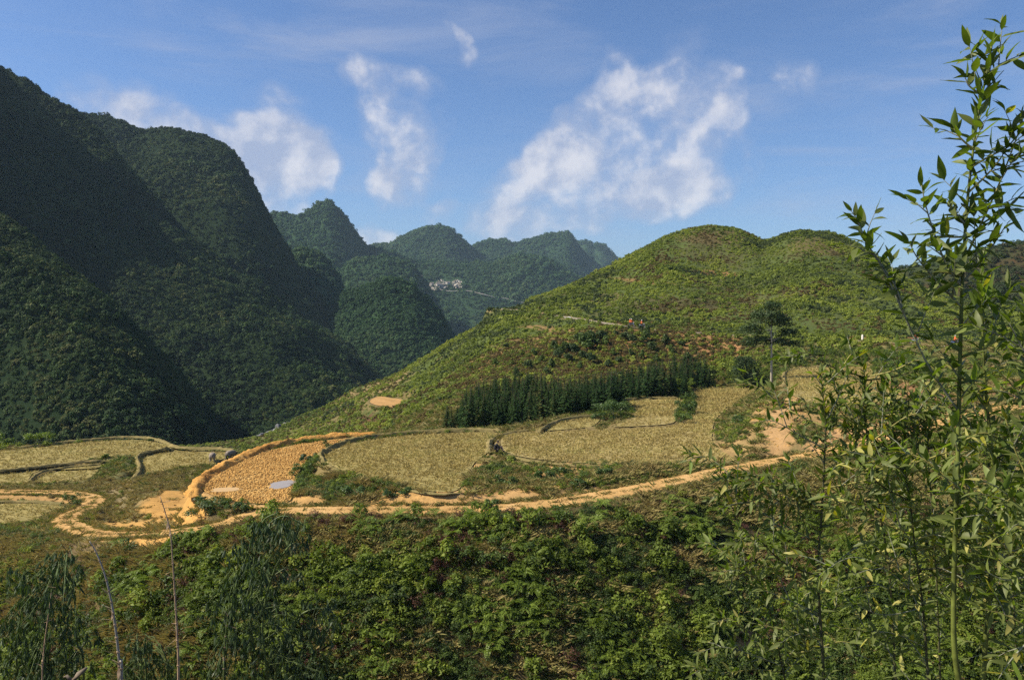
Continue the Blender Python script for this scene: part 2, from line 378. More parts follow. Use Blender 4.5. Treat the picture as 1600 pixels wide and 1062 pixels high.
# ------------------------------------------------------------------ the near land as one height field
# control lines from the camera outwards: (column, distance, z) or (column, distance, row)
KN = [
 (True,  [(0,1,-2.2),(1600,1,-2.0)]),
 (True,  [(0,12,-12),(1600,12,-11)]),
 (True,  [(-200,34,-27),(400,30,-25),(1600,30,-24)]),
 (False, [(-120,62,838),(0,61,836),(100,58,842),(170,52,846),(240,50,842),(300,48.5,838),(370,48,826),(480,48.6,812),(600,49,804),(740,49,804),(850,50,795),(960,52,780),(1060,54.6,760),(1130,57,744),(1200,59.2,730),(1280,59.2,716),(1350,59.6,698),(1450,61,674),(1560,63,650),(1700,65,625)]),
 (True,  [(-120,70,-19.8),(0,69,-19.6),(100,65,-18.4),(170,58,-16.9),(240,54,-15.4),(300,51.5,-14.3),(400,52,-13.3),(600,52,-12.9),(850,53.3,-12.6),(1060,58,-12.0),(1130,60,-11.9),(1200,62.5,-11.4),(1280,63,-10.8),(1350,64,-10.1),(1450,65,-9.2),(1600,68,-7.8)]),
 (True,  [(-120,86,-20.9),(0,86,-20.8),(100,86,-20.9),(170,84,-20.6),(240,74,-18.6),(300,78,-19.0),(350,82,-18.6),(410,80,-16.2),(480,72,-13.6),(600,66,-12.6),(850,66,-12.1),(1060,70,-12.0),(1130,72,-11.7),(1200,73,-9.6),(1280,73,-9.0),(1350,73,-8.9),(1450,73,-7.9),(1600,74,-7.2)]),
 (True,  [(-120,119,-21.2),(0,119,-21.2),(200,120,-21.2),(260,114,-21.4),(350,108,-21.6),(420,100,-20),(500,84,-14.5),(600,80,-12.9),(760,80,-12.6),(850,84,-12.2),(960,98,-12),(1060,112,-12),(1130,114,-12),(1200,104,-11.0),(1280,112,-9.0),(1350,112,-9),(1450,96,-8.2),(1600,94,-7.6)]),
 (True,  [(-120,150,-38),(0,150,-37),(260,150,-36),(350,145,-33),(420,138,-29),(500,122,-24),(560,112,-20),(640,100,-17),(700,93,-14.6),(830,92,-13.9),(960,107,-13.2),(1050,118,-12.9),(1110,122,-12.4),(1200,114,-11.6),(1300,118,-9.2),(1400,114,-7.4),(1500,101,-6.4),(1600,98,-6.0)]),
 (False, [(-120,190,820),(0,190,790),(300,185,720),(400,180,704),(500,165,676),(600,150,642),(700,137,604),(800,134,578),(900,129,578),(1000,131,570),(1100,135,556),(1200,128,554),(1300,124,552),(1400,117,556),(1500,108,556),(1600,106,556)]),
 (False, [(-120,200,820),(0,200,790),(300,195,712),(400,192,696),(500,188,664),(600,184,618),(700,180,572),(800,196,486),(850,185.5,492),(890,173.5,497),(940,159.5,505.5),(1000,149.5,514.5),(1060,145.5,518.5),(1130,141.5,523.5),(1240,135.5,529.5),(1336,129.5,533.5),(1430,119.5,539.5),(1520,113.5,543.5),(1700,109.5,548)]),
 (False, [(-120,205,815),(0,205,785),(300,200,706),(400,198,690),(500,196,655),(600,200,602),(700,196,554),(800,201,484),(850,190.5,490.5),(890,178.5,495.5),(940,164.5,503.5),(1000,154.5,512),(1060,150.5,516),(1130,146.5,521),(1240,140.5,527),(1336,134.5,531),(1430,124.5,537),(1520,118.5,541),(1700,114.5,545)]),
 (False, [(-120,211,812),(0,211,780),(300,206,702),(400,202,686),(500,206,647),(600,210,597),(700,206,543),(800,206,481),(850,204,472),(900,207,462),(960,206,452),(1010,203,446),(1060,204,438),(1110,202,446),(1160,190,462),(1200,188,454),(1270,190,436),(1330,186,446),(1400,176,470),(1450,172,486),(1600,165,500)]),
 (False, [(-120,216,810),(0,216,775),(100,216,745),(200,216,718),(260,216,703),(300,215,697),(360,210,690),(420,209,680),(445,210,668),(470,212,650),(500,213,640),(560,217,605),(620,220,583),(660,221,560),(700,222,532),(730,222,515),(760,221,500),(800,219,482),(815,219,477),(830,222,463),(865,228,450),(900,235,437),(930,240,424),(960,246,410),(1000,252,390),(1030,258,375),(1060,262,363),(1085,265,357),(1110,266,355),(1150,266,361),(1175,264,371),(1195,262,380),(1230,258,368),(1255,256,363),(1290,255,364),(1320,253,373),(1360,250,393),(1400,247,425),(1450,240,455),(1600,235,480)]),
 (True,  [(0,260,-58),(600,262,-50),(800,262,-35),(1000,300,0),(1110,318,8),(1270,310,4),(1400,290,-15),(1600,280,-30)]),
 (True,  [(0,335,-62),(1600,350,-60)]),
 (True,  [(0,372,-82),(1600,372,-82)]),
]
dr = np.concatenate([np.arange(-24, 2, 4.0), np.arange(2, 30, 1.4), np.arange(30, 34, .5), np.arange(34, 47, .16), np.arange(47, 70, .19), np.arange(70, 128, .36), np.arange(128, 276, .75), np.arange(276, 374, 3.5)])
APEX = 30.0
wc = np.concatenate([np.linspace(-1.4, -0.47, 90)[:-1], np.linspace(-0.47, 0.47, 620), np.linspace(0.47, 1.4, 90)[1:]])
DD, WW = np.meshgrid(dr, wc, indexing='ij'); XX = WW*(DD+APEX)
def raw_height(x, d):
    px = np.clip(800+F*x/np.maximum(d, 1.0), -700, 2300)
    Ds, Zs = [], []
    for isz, pts in KN:
        a, b = curve(pts, px, isz); Ds.append(a); Zs.append(b)
    z = np.zeros_like(x); K = len(KN)
    D = np.stack(Ds); Z = np.stack(Zs); h = np.maximum(np.diff(D, axis=0), 0.05); dl = np.diff(Z, axis=0)/h; M = np.zeros_like(Z)
    w1, w2 = 2*h[1:]+h[:-1], h[1:]+2*h[:-1]
    same = dl[:-1]*dl[1:] > 0
    with np.errstate(divide='ignore', invalid='ignore'):
        M[1:-1] = np.where(same, (w1+w2)/(w1/dl[:-1]+w2/dl[1:]), 0)
    z = np.where(d <= D[0], Z[0], Z[-1])
    for k in range(K-1):
        s = (d > D[k]) & (d <= D[k+1]); t = (d-D[k])/h[k]
        q = (1+2*t)*(1-t)**2*Z[k]+t*(1-t)**2*h[k]*M[k]+t*t*(3-2*t)*Z[k+1]+t*t*(t-1)*h[k]*M[k+1]
        z = np.where(s, q, z)
    return z, px
ZZ, PX = raw_height(XX, DD)
rough = sst(DD, 30, 42)
ZZ += rough*(fbm(XX/7, DD/7, 4, .55, 1)*0.35*(1-sst(DD, 44, 48)*0.85)+fbm(XX/1.6, DD/1.6, 3, .5, 2)*0.10)
hillm = sst(DD, 128, 165)*(1-sst(DD, 330, 360))
crestk = 1-np.clip(np.exp(-((DD-250)/60)**2), 0, 1)*0.5
ZZ += hillm*(fbm(XX/38, DD/38, 4, .5, 3)*2.6*crestk*sst(PX, 500, 800)+fbm(XX/9, DD/9, 3, .55, 4)*0.55)
# gullies running down the big hill
ZZ -= hillm*sst(PX, 850, 1000)*(1-np.abs(fbm(XX/26+fbm(XX/60, DD/60, 2, .5, 6), DD/120, 2, .5, 5)))**4*0.7*sst(DD, 155, 175)*(1-sst(DD, 225, 250))
# red clay faces of the near slope and the bank by the paddy stay rough; now level the fields, the track and the road
wsum = np.zeros_like(ZZ); tsum = np.zeros_like(ZZ); fmax = np.zeros_like(ZZ); INF = np.full(ZZ.shape, 99.0); TRK = np.full(ZZ.shape, 99.0)
def carve(s, zt, bw, sel, drop):
    f = 1-sst(np.maximum(s, 0)/bw, 0, 1); w = 1/(np.maximum(s, 0)+0.04)**2*np.where(f > 0, 1, 0)
    wsum[sel] += w; tsum[sel] += w*(zt-drop*(s < 0)); fmax[sel] = np.maximum(fmax[sel], f)
for (nm, z, bw, mt, ol), P in zip(FIELDS, field_polys):
    sel = np.nonzero((XX > P[:, 0].min()-bw-1) & (XX < P[:, 0].max()+bw+1) & (DD > P[:, 1].min()-bw-1) & (DD < P[:, 1].max()+bw+1))
    s = poly_sd(P, XX[sel], DD[sel]); carve(s-0.15, z, bw, sel, 0.10); INF[sel] = np.minimum(INF[sel], s)
for wd, L in track_lines:
    sel = np.nonzero((XX > L[:, 0].min()-3) & (XX < L[:, 0].max()+3) & (DD > L[:, 1].min()-3) & (DD < L[:, 1].max()+3) & (np.abs(DD-50-0) < 60))
    s, zt = line_sd(L, XX[sel], DD[sel]); carve(s-wd*0.75, zt, 1.3, sel, 0.07); TRK[sel] = np.minimum(TRK[sel], s)
RD = np.full(ZZ.shape, 99.0)
sel = np.nonzero((DD > 105) & (DD < 215) & (PX > 740)); s, zt = line_sd(road_line, XX[sel], DD[sel]); carve(s-2.4, zt, 3.0, sel, 0.08); RD[sel] = s
tgt = np.where(wsum > 0, tsum/np.maximum(wsum, 1e-9), 0)
ZZ = np.where(fmax > 0, ZZ*(1-fmax)+tgt*fmax, ZZ)
def H(x, y):
    "height of the near land"
    x = np.asarray(x, float); y = np.asarray(y, float)
    r = np.interp(y, dr, np.arange(len(dr))); c = np.interp(x/(y+APEX), wc, np.arange(len(wc)))
    i = np.clip(r.astype(int), 0, len(dr)-2); j = np.clip(c.astype(int), 0, len(wc)-2); fr, fc = r-i, c-j
    return (ZZ[i, j]*(1-fr)*(1-fc)+ZZ[i+1, j]*fr*(1-fc)+ZZ[i, j+1]*(1-fr)*fc+ZZ[i+1, j+1]*fr*fc)
def Hd(px, py, d0, d1):
    "first point of the land met by the sight line of the photo position between distances d0 and d1"
    d = np.linspace(d0, d1, 1200); x = (px-800)/F*d; z = (HY-py)/F*d; g = H(x, d)
    k = np.nonzero(g >= z)[0]; k = k[0] if len(k) else int(np.argmin(np.abs(g-z)))
    return Vector((x[k], d[k], g[k]))
PY = HY-ZZ/np.maximum(DD, 1)*F
# earth colours by zone
def ell(px, py, rx, ry, rot=0, d0=0, d1=999):
    c, s = cos(radians(rot)), sin(radians(rot)); u = ((PX-px)*c+(PY-py)*s)/rx; v = (-(PX-px)*s+(PY-py)*c)/ry
    return sst(1.15-np.sqrt(u*u+v*v)+EN*0.55, 0, 0.45)*((DD >= d0) & (DD <= d1))
EN = fbm(XX/2.5, DD/2.5, 4, .6, 21); EN2 = fbm(XX/11, DD/11, 3, .6, 22)
CC = np.zeros(ZZ.shape+(3,))+np.array((0.13, 0.115, 0.045))
def lay(mask, c):
    global CC
    CC = CC*(1-mask[..., None])+np.array(c)*mask[..., None]
lay(1-sst(DD, 56, 60)*1.0, (0.085, 0.068, 0.030))
lay(sst(DD, 128, 140), (0.070, 0.095, 0.026))
lay(sst(DD, 128, 140)*sst(EN2, 0.0, 0.35)*0.6, (0.09, 0.085, 0.032))
near = (DD < 56)
lay(near*sst(EN2+EN*.5, -0.1, 0.35)*0.7, (0.17, 0.12, 0.055))
lay(near*np.clip(ell(600,850,330,38,0,40,57)*0.8, 0, 1), (0.20, 0.14, 0.065))
lay(near*np.clip(ell(60,880,160,50,0,40,64)*0.8, 0, 1), (0.15, 0.11, 0.055))
for e in [(1165,1010,26,30,40),(1390,930,20,14,0),(930,770,60,10,-10),(455,895,20,8,0),(1050,745,30,8,-15),(860,820,12,10,0),(1150,885,18,12,0)]: lay(near*ell(*e, 38, 60)*0.8, (0.42, 0.25, 0.11))
# slopes round the tracks and the rims of the fields
lay(sst(1.9-TRK+EN*0.8, 0, 1.0)*0.92, (0.46, 0.29, 0.125))
lay((sst(1.6-np.abs(INF-0.4)+EN*0.5, 0, 1.2))*(INF > -0.2)*0.7*(DD < 128), (0.21, 0.155, 0.065))
for e, c in [((600,784,190,19,-3,45,58),(0.47,0.28,0.10)),((700,775,70,12,-18,48,60),(0.46,0.28,0.105)),((820,757,150,20,-14,50,62),(0.42,0.26,0.105)),((735,745,30,28,-45,50,64),(0.36,0.24,0.10)),((520,760,60,22,20,48,60),(0.20,0.15,0.06)),
             ((286,788,105,46,-38,46,84),(0.48,0.27,0.08)),((215,826,150,17,0,46,74),(0.46,0.27,0.085)),((400,793,80,10,0,48,58),(0.34,0.24,0.11)),((165,775,75,34,-22,56,92),(0.21,0.165,0.085)),((190,730,40,24,0,85,110),(0.12,0.12,0.045)),
             ((1225,665,30,50,35,58,80),(0.44,0.27,0.12)),((1190,640,34,16,-40,62,84),(0.30,0.20,0.09)),((1160,690,40,26,0,58,72),(0.28,0.19,0.08)),((1330,680,80,22,-10,58,80),(0.40,0.24,0.11)),((1280,650,60,20,0,60,76),(0.26,0.17,0.07)),
             ((1430,615,60,18,25,66,110),(0.20,0.10,0.05)),((1540,600,110,26,0,60,105),(0.20,0.115,0.055)),((1500,650,120,16,-12,60,80),(0.42,0.25,0.12)),
             ((60,780,110,7,2,76,95),(0.40,0.24,0.09)),((300,700,60,10,0,110,160),(0.13,0.12,0.05))]:
    lay(ell(*e)*0.9, c)
# brown terraces of the hillside under the road, bare scars, the red patch above the orange plot
hs = (DD > 118)
for e, c in [((900,560,190,46,-8,118,200),(0.20,0.118,0.048)),((1000,548,120,34,0,118,160),(0.22,0.122,0.05)),((840,590,150,22,-12,118,200),(0.18,0.115,0.048)),
             ((1110,540,60,18,0,118,150),(0.26,0.145,0.062)),((1150,545,16,9,30,118,150),(0.28,0.15,0.065)),((1100,548,14,9,40,118,150),(0.26,0.14,0.06)),((1040,590,60,12,0,118,150),(0.19,0.12,0.05)),
             ((580,625,70,16,-8,140,215),(0.17,0.125,0.055)),((520,655,110,18,-28,150,222),(0.15,0.12,0.05)),((590,605,60,10,-20,150,222),(0.22,0.16,0.075)),((575,665,30,16,0,120,200),(0.11,0.045,0.030)),
             ((350,690,90,10,-8,180,222),(0.13,0.115,0.05)),((1110,426,60,4,4,190,235),(0.22,0.12,0.05)),((1010,440,60,3,6,190,245),(0.20,0.12,0.05)),((900,520,70,6,8,150,200),(0.22,0.14,0.06)),((980,470,120,10,4,190,235),(0.12,0.095,0.04)),((1360,528,90,9,3,110,140),(0.27,0.13,0.06)),((820,490,30,8,0,180,225),(0.24,0.17,0.08)),
             ((1050,478,120,16,0,150,215),(0.075,0.065,0.030)),((1120,372,60,12,0,200,290),(0.115,0.088,0.038)),((1290,385,70,16,0,200,290),(0.11,0.088,0.036))]:
    lay(ell(*e)*0.85*hs, c)
lay(sst(3.6-RD+EN, 0, 1.0)*0.8, (0.27, 0.19, 0.10))
idx = gridfaces(len(dr), len(wc))
V = np.stack([XX, DD, ZZ], -1).reshape(-1, 3)
prop(link('ground', mesh_np('ground', V, idx, M_ground, True, {'col': CC.reshape(-1, 3)})), kind='structure')
pl = MB(); pl.add([(-7800, -2000, -80), (7800, -2000, -80), (7800, 5800, -80), (-7800, 5800, -80)], [(0, 1, 2, 3)])
prop(pl.build('valley_floor', M_mtnfar), kind='structure')

# ------------------------------------------------------------------ field sheets, bunds, puddles, tracks
M_plot = mat_soil('dug_earth', [(0.20, 0.14, 0.06), (0.40, 0.24, 0.09), (0.52, 0.32, 0.13)], .35)
MATS = {'plot': M_plot, 'orange': M_orange, 'straw': M_straw, 'straw_g': M_straw_green}
FIELD_OBJ = []
for (nm, z, bw, mt, ol), P in zip(FIELDS, field_polys):
    me = bpy.data.meshes.new(nm); bm = bmesh.new()
    vsx = [bm.verts.new((p[0], p[1], z)) for p in P]; f = bm.faces.new(vsx)
    if f.normal.z < 0: f.normal_flip()
    bmesh.ops.triangulate(bm, faces=[f]); bm.to_mesh(me); bm.free(); me.materials.append(MATS[mt])
    o = prop(link(nm if nm != 'orange_paddy' else 'clay_field', me), kind='structure'); FIELD_OBJ.append((o, P, z, mt))
def sweep(name, L, wid, hgt, mat, seed=0, sides=9, zoff=-0.05, lump=0.5):
    "an earth bank with a rounded section along the line L (x, y, z)"
    L = np.asarray(L, float); seg = np.r_[0, np.cumsum(np.linalg.norm(np.diff(L[:, :2], axis=0), axis=1))]
    n = max(6, int(seg[-1]/0.16)); s = np.linspace(0, seg[-1], n); Q = np.stack([np.interp(s, seg, L[:, k]) for k in range(3)], -1)
    T = np.gradient(Q[:, :2], axis=0); T /= np.linalg.norm(T, axis=1)[:, None]+1e-9; N = np.stack([-T[:, 1], T[:, 0]], -1)
    off = np.linspace(-1, 1, sides); rows = []
    for j, o_ in enumerate(off):
        k = 1+lump*fbm(s/0.9+seed*7, np.full_like(s, j*1.3), 3, .6, seed); ends = np.clip(np.minimum(s, seg[-1]-s)/0.8, 0.05, 1)
        h = hgt*(cos(o_*pi/2)**0.8)*k*ends+zoff+ (fbm(s*2.2, np.full_like(s, j*3.7), 3, .7, seed+2)*0.22*hgt)
        rows.append(np.stack([Q[:, 0]+N[:, 0]*o_*wid/2*k, Q[:, 1]+N[:, 1]*o_*wid/2*k, Q[:, 2]+h], -1))
    V = np.stack(rows, 0).reshape(-1, 3); Fs = gridfaces(sides, n)[:, ::-1]
    return prop(link(name, mesh_np(name, V, Fs, mat, True)), kind='structure')
def bund(pts, z, wid=0.5, h=0.22, mat=None, seed=0):
    L = smooth_open([tuple(WZ(px, py, z)) for px, py in pts], 5); return sweep('earth_bund', L, wid, h, mat or M_bund, seed)
bund([(300,776),(308,760),(322,745),(356,726),(400,706),(450,692),(510,684),(560,681),(600,680)], -13.3, 1.15, 0.42, M_obund, 1)
bund([(312,768),(345,783),(400,790),(450,788)], -13.3, 0.7, 0.10, M_track, 2)
bund([(508,722),(500,712),(520,700),(560,687),(620,679),(680,675),(740,673),(790,675)], -12.4, 0.55, 0.34, None, 3)
bund([(764,706),(764,692),(772,684),(800,675),(840,671),(900,669),(1010,666),(1058,661)], -12.0, 0.5, 0.15, None, 4)
bund([(768,704),(790,707),(812,716),(870,724),(950,729),(1030,731),(1100,727),(1150,721)], -12.0, 0.5, 0.12, None, 5)
bund([(842,673),(870,658),(905,651),(940,647),(960,636),(975,625),(1010,622),(1062,621)], -11.7, 0.45, 0.20, None, 6)
bund([(1094,640),(1083,625),(1086,608),(1130,606),(1178,605)], -12.0, 0.5, 0.22, None, 7)
bund([(1226,600),(1232,580),(1300,572),(1350,572)], -9.0, 0.6, 0.25, None, 8)
bund([(-120,698),(0,701),(60,696),(130,688),(210,683),(250,688),(280,699),(345,701),(368,705)], -21.0, 0.8, 0.28, None, 9)
bund([(268,701),(228,708),(214,716),(218,730),(212,745),(190,764),(165,770)], -21.1, 0.7, 0.40, None, 10)
bund([(-120,747),(0,736),(100,725),(165,719)], -21.1, 0.5, 0.25, None, 11)
bund([(46,750),(66,737),(110,729),(160,725)], -21.4, 0.45, 0.18, None, 12)
bund([(-120,789),(0,784),(60,784),(106,788)], -20.4, 0.5, 0.2, None, 13)
bund([(510,724),(534,737),(580,751),(640,765),(690,771),(716,768)], -12.4, 0.45, 0.10, None, 14)
def mat_water(c, r=0.08):
    m, t, out = new_mat('muddy_water')
    n = t.noise(t.new('ShaderNodeNewGeometry').outputs['Position'], 6.0, 2)
    bp = t.new('ShaderNodeBump', {'Strength': 0.08, 'Distance': 0.02, 'Height': n})
    b = t.new('ShaderNodeBsdfPrincipled', {'Base Color': (*c, 1), 'Roughness': r, 'Specular IOR Level': 0.6, 'Normal': bp.outputs[0]})
    t.l.new(b.outputs[0], out.inputs[0]); return m
PUD = [((441,757),(19,7),(0.30,0.25,0.20),0.12),((352,765),(22,4),(0.50,0.33,0.14),0.55)]
PUDXY = []
for k, ((px, py), (rx, ry), c, r) in enumerate(PUD):
    cc = WZ(px, py, -13.3); a = rx/F*cc.y; b = (WZ(px, py-ry, -13.3).y-WZ(px, py+ry, -13.3).y)/2; PUDXY.append((cc.x, cc.y, a, b))
    mb = MB(); ring = [(cc.x+a*cos(q)*(1+.16*sin(3*q+k)+.08*sin(7*q)), cc.y+b*sin(q)*(1+.14*sin(2*q+k)), -13.3+0.03) for q in np.linspace(0, 2*pi, 40)[:-1]]
    mb.add([(cc.x, cc.y, -13.27)]+ring, [(0, 1+i, 1+(i+1) % 39) for i in range(39)]); prop(mb.build('puddle', mat_water(c, r)), kind='structure')
def ribbon(name, L, wid, mat, up=0.012, seed=0, wvar=0.3):
    L = np.asarray(L, float); seg = np.r_[0, np.cumsum(np.linalg.norm(np.diff(L[:, :2], axis=0), axis=1))]
    n = int(seg[-1]/0.35); s = np.linspace(0, seg[-1], n); Q = np.stack([np.interp(s, seg, L[:, k]) for k in range(3)], -1)
    T = np.gradient(Q[:, :2], axis=0); T /= np.linalg.norm(T, axis=1)[:, None]; N = np.stack([-T[:, 1], T[:, 0]], -1)
    rows = []
    for j, o_ in enumerate((-1, -.6, -.2, .2, .6, 1)):
        w = wid/2*(1+wvar*fbm(s/2.2, np.full_like(s, 3.0*(j > 2)), 3, .6, seed))
        z = Q[:, 2]+up+(0.0 if abs(o_) < 1 else -0.09)-0.03*(abs(abs(o_)-.6) < .01)+fbm(s/.8, np.full_like(s, j*.7), 2, .6, 5)*.02
        rows.append(np.stack([Q[:, 0]+N[:, 0]*o_*w, Q[:, 1]+N[:, 1]*o_*w, z], -1))
    return prop(link(name, mesh_np(name, np.stack(rows).reshape(-1, 3), gridfaces(6, n)[:, ::-1], mat, True)), kind='structure')
ribbon('dirt_track', track_lines[0][1], 2.6, M_track, 0.03, 3)
ribbon('road', road_line, 3.6, M_road, 0.03, 4, 0.05)

# ------------------------------------------------------------------ mountains: each its own solid, lofted between control lines front to back
MTN = {}
def mountain(key, name, p0, p1, lines, nc, nr, mat, amp=(10, 120, 4, 30), seed=0, pxend=14):
    px = np.linspace(p0, p1, nc); Dk, Zk = [], []
    for isz, pts in lines:
        d, z = curve(pts, px, isz); Dk.append(d); Zk.append(z)
    Dk, Zk = np.stack(Dk), np.stack(Zk); K = len(Dk); s = np.linspace(0, K-1, nr); i = np.minimum(s.astype(int), K-2); t = (s-i)[:, None]
    def her(A):
        Tn = np.zeros_like(A); Tn[1:-1] = 0.5*(A[2:]-A[:-2]); Tn[0] = A[1]-A[0]; Tn[-1] = A[-1]-A[-2]
        return (1+2*t)*(1-t)**2*A[i]+t*(1-t)**2*Tn[i]+t*t*(3-2*t)*A[i+1]+t*t*(t-1)*Tn[i+1]
    D, Z = her(Dk), her(Zk); X = (px[None]-800)/F*D
    A1, S1, A2, S2 = amp
    Z = Z+fbm(X/S1, D/S1, 4, .5, seed)*A1*(0.35+0.65*np.minimum(1, np.abs(s-(K-3))[:, None]))+fbm(X/S2, D/S2, 4, .55, seed+1)*A2
    V = np.stack([X, D, Z], -1)
    MTN[key] = V
    o = prop(link(name, mesh_np(name, V.reshape(-1, 3), gridfaces(nr, nc), mat, True)), kind='structure'); return o
def off(pts, dd, dz):   # a line parallel to a crest: shifted in distance and lowered by a share
    return [(p[0], p[1]+dd, (HY-p[2])/F*p[1]*1.0+dz) for p in pts]
def hill_lines(crest, front, back, zb, mid=((0.55, 0.62),)):
    "lines from toe to back for a mountain with this crest (column, distance, row)"
    L = [(True, [(p[0], p[1]-front*1.25, zb-25) for p in crest]), (True, [(p[0], p[1]-front, zb) for p in crest])]
    for fd, fz in mid: L.append((True, [(p[0], p[1]-front*fd, zb+((HY-p[2])/F*p[1]-zb)*fz) for p in crest]))
    L.append((False, crest))
    L.append((True, [(p[0], p[1]+back*0.5, zb+((HY-p[2])/F*p[1]-zb)*0.7) for p in crest]))
    L.append((True, [(p[0], p[1]+back, zb-25) for p in crest])); return L
# near left spur
c1 = [(-900,420,130),(-500,420,120),(-300,410,215),(-120,395,285),(0,385,345),(60,375,387),(130,360,437),(200,345,505),(250,335,562),(290,325,612),(320,318,660),(345,312,705),(380,305,760)]
mountain('spur', 'mountain', -900, 380, hill_lines(c1, 150, 120, -52, ((0.6, 0.55), (0.25, 0.86))), 300, 110, M_mtn, (9, 60, 3, 18), 31)
# the great left mountain
c2 = [(-1100,500,-480),(-700,540,-380),(-420,570,-205),(-250,600,-75),(-120,650,10),(0,700,115),(40,700,135),(75,700,163),(105,700,186),(160,690,232),(220,680,300),(300,665,378),(380,650,440),(450,640,492),(500,630,530),(550,622,570),(580,618,600),(620,612,640)]
mountain('great', 'mountain', -1100, 620, hill_lines(c2, 260, 260, -62, ((0.7, 0.42), (0.4, 0.68), (0.15, 0.90))), 420, 170, M_mtn, (20, 95, 5, 26), 32)
# flat-topped dome behind it
c3 = [(-100,1000,190),(40,980,188),(110,960,187),(150,960,187),(200,955,199),(228,950,211),(270,945,209),(310,940,221),(345,935,232),(370,930,254),(395,925,292),(415,922,330),(440,920,376),(470,915,425),(500,910,470),(530,905,520),(560,900,580)]
mountain('dome', 'mountain', -100, 560, hill_lines(c3, 300, 300, -66, ((0.6, 0.6), (0.25, 0.86))), 300, 110, M_mtn, (14, 120, 6, 32), 33)
# wooded cone in the middle
c4 = [(440,800,610),(480,800,545),(510,800,495),(535,800,462),(560,800,454),(590,800,442),(612,800,437),(640,800,447),(660,800,464),(680,800,483),(698,800,512),(706,800,535),(714,800,565),(722,800,610)]
mountain('cone', 'mountain', 440, 722, hill_lines(c4, 150, 160, -74, ((0.65, 0.5), (0.3, 0.82))), 220, 90, M_mtnfar, (5, 70, 3, 22), 34)
# small dark dome in front of the sharp peak
c5 = [(400,1120,470),(430,1110,412),(452,1105,396),(475,1100,391),(500,1100,398),(520,1100,420),(535,1100,450),(548,1100,490),(560,1100,540)]
mountain('dome2', 'mountain', 400, 560, hill_lines(c5, 150, 160, -76, ((0.6, 0.6), (0.25, 0.88))), 140, 60, M_mtnfar, (4, 70, 3, 22), 35)
# low dark ridge joining the peak and the cone
c5b = [(520,1450,470),(545,1450,412),(570,1450,404),(600,1450,402),(625,1450,408),(650,1450,425),(670,1450,455),(690,1450,500)]
mountain('ridge2', 'mountain', 520, 690, hill_lines(c5b, 220, 200, -78, ((0.6, 0.55), (0.25, 0.85))), 120, 60, M_mtnfar, (6, 90, 4, 26), 36)
# sharp peak
c6 = [(300,1900,345),(380,1870,342),(430,1850,339),(462,1840,338),(482,1830,332),(497,1820,324),(512,1815,320),(526,1820,329),(540,1825,346),(556,1830,370),(572,1840,392),(600,1850,398),(640,1860,410),(690,1880,440),(760,1900,500)]
mountain('peak', 'mountain', 300, 760, hill_lines(c6, 520, 500, -80, ((0.66, 0.38), (0.33, 0.68), (0.12, 0.90))), 260, 100, M_mtnfar, (16, 170, 7, 50), 37)
# far range, three crests
c7 = [(540,2500,420),(565,2500,398),(590,2500,386),(610,2500,385),(630,2500,372),(655,2500,361),(680,2500,358),(695,2500,359),(712,2500,371),(730,2500,385),(760,2500,405),(820,2500,450)]
mountain('range1', 'mountain', 540, 820, hill_lines(c7, 600, 500, -80, ((0.6, 0.5), (0.25, 0.8))), 200, 80, M_mtnfar, (18, 220, 8, 60), 38)
c8 = [(690,2750,440),(715,2750,400),(740,2750,386),(765,2750,377),(782,2750,376),(800,2750,381),(830,2750,376),(855,2750,370),(875,2750,365),(886,2750,364),(897,2750,374),(910,2750,392),(940,2750,420),(990,2750,470)]
mountain('range2', 'mountain', 690, 990, hill_lines(c8, 700, 500, -80, ((0.6, 0.5), (0.25, 0.8))), 200, 80, M_mtnfar, (18, 220, 8, 60), 39)
c9 = [(840,3400,440),(870,3400,400),(900,3400,380),(915,3400,377),(928,3400,384),(938,3400,383),(955,3400,395),(970,3400,412),(1010,3400,450),(1100,3400,480)]
mountain('range3', 'mountain', 840, 1100, hill_lines(c9, 700, 500, -80, ((0.6, 0.5), (0.25, 0.8))), 120, 50, M_mtnfar, (14, 220, 7, 60), 40)
# long low ridge with the quarry and the far road
c10 = [(560,1900,470),(600,1900,430),(635,1900,413),(670,1900,409),(720,1900,412),(765,1900,410),(795,1900,403),(825,1900,400),(850,1900,405),(875,1900,418),(900,1900,432),(960,1900,450),(1100,1900,470)]
mountain('quarryridge', 'mountain', 560, 1100, [(True, [(p[0], 1150, -100) for p in c10]), (True, [(p[0], 1250, -78) for p in c10]), (False, [(560,1480,560),(700,1480,525),(1100,1480,530)]), (False, [(560,1680,470),(640,1690,452),(720,1690,456),(810,1680,474),(1100,1680,490)]), (False, c10), (True, [(p[0], 2150, 0) for p in c10]), (True, [(p[0], 2400, -100) for p in c10])], 300, 120, M_mtnfar, (9, 130, 5, 40), 41)
# brown-topped hill behind the saplings
c11 = [(1280,400,470),(1340,395,445),(1380,390,428),(1410,388,421),(1440,386,417),(1470,384,411),(1500,380,402),(1540,376,394),(1580,372,387),(1640,368,378),(1800,360,360),(2100,350,400)]
M_brown = mat_mountain('brown_hill_cover', (0.075, 0.040, 0.022), (0.040, 0.045, 0.018), (0.035, 0.055, 0.018))
mountain('brownhill', 'hill', 1280, 2100, hill_lines(c11, 150, 200, -60, ((0.6, 0.6), (0.25, 0.88))), 200, 70, M_brown, (4, 50, 1.5, 12), 42)
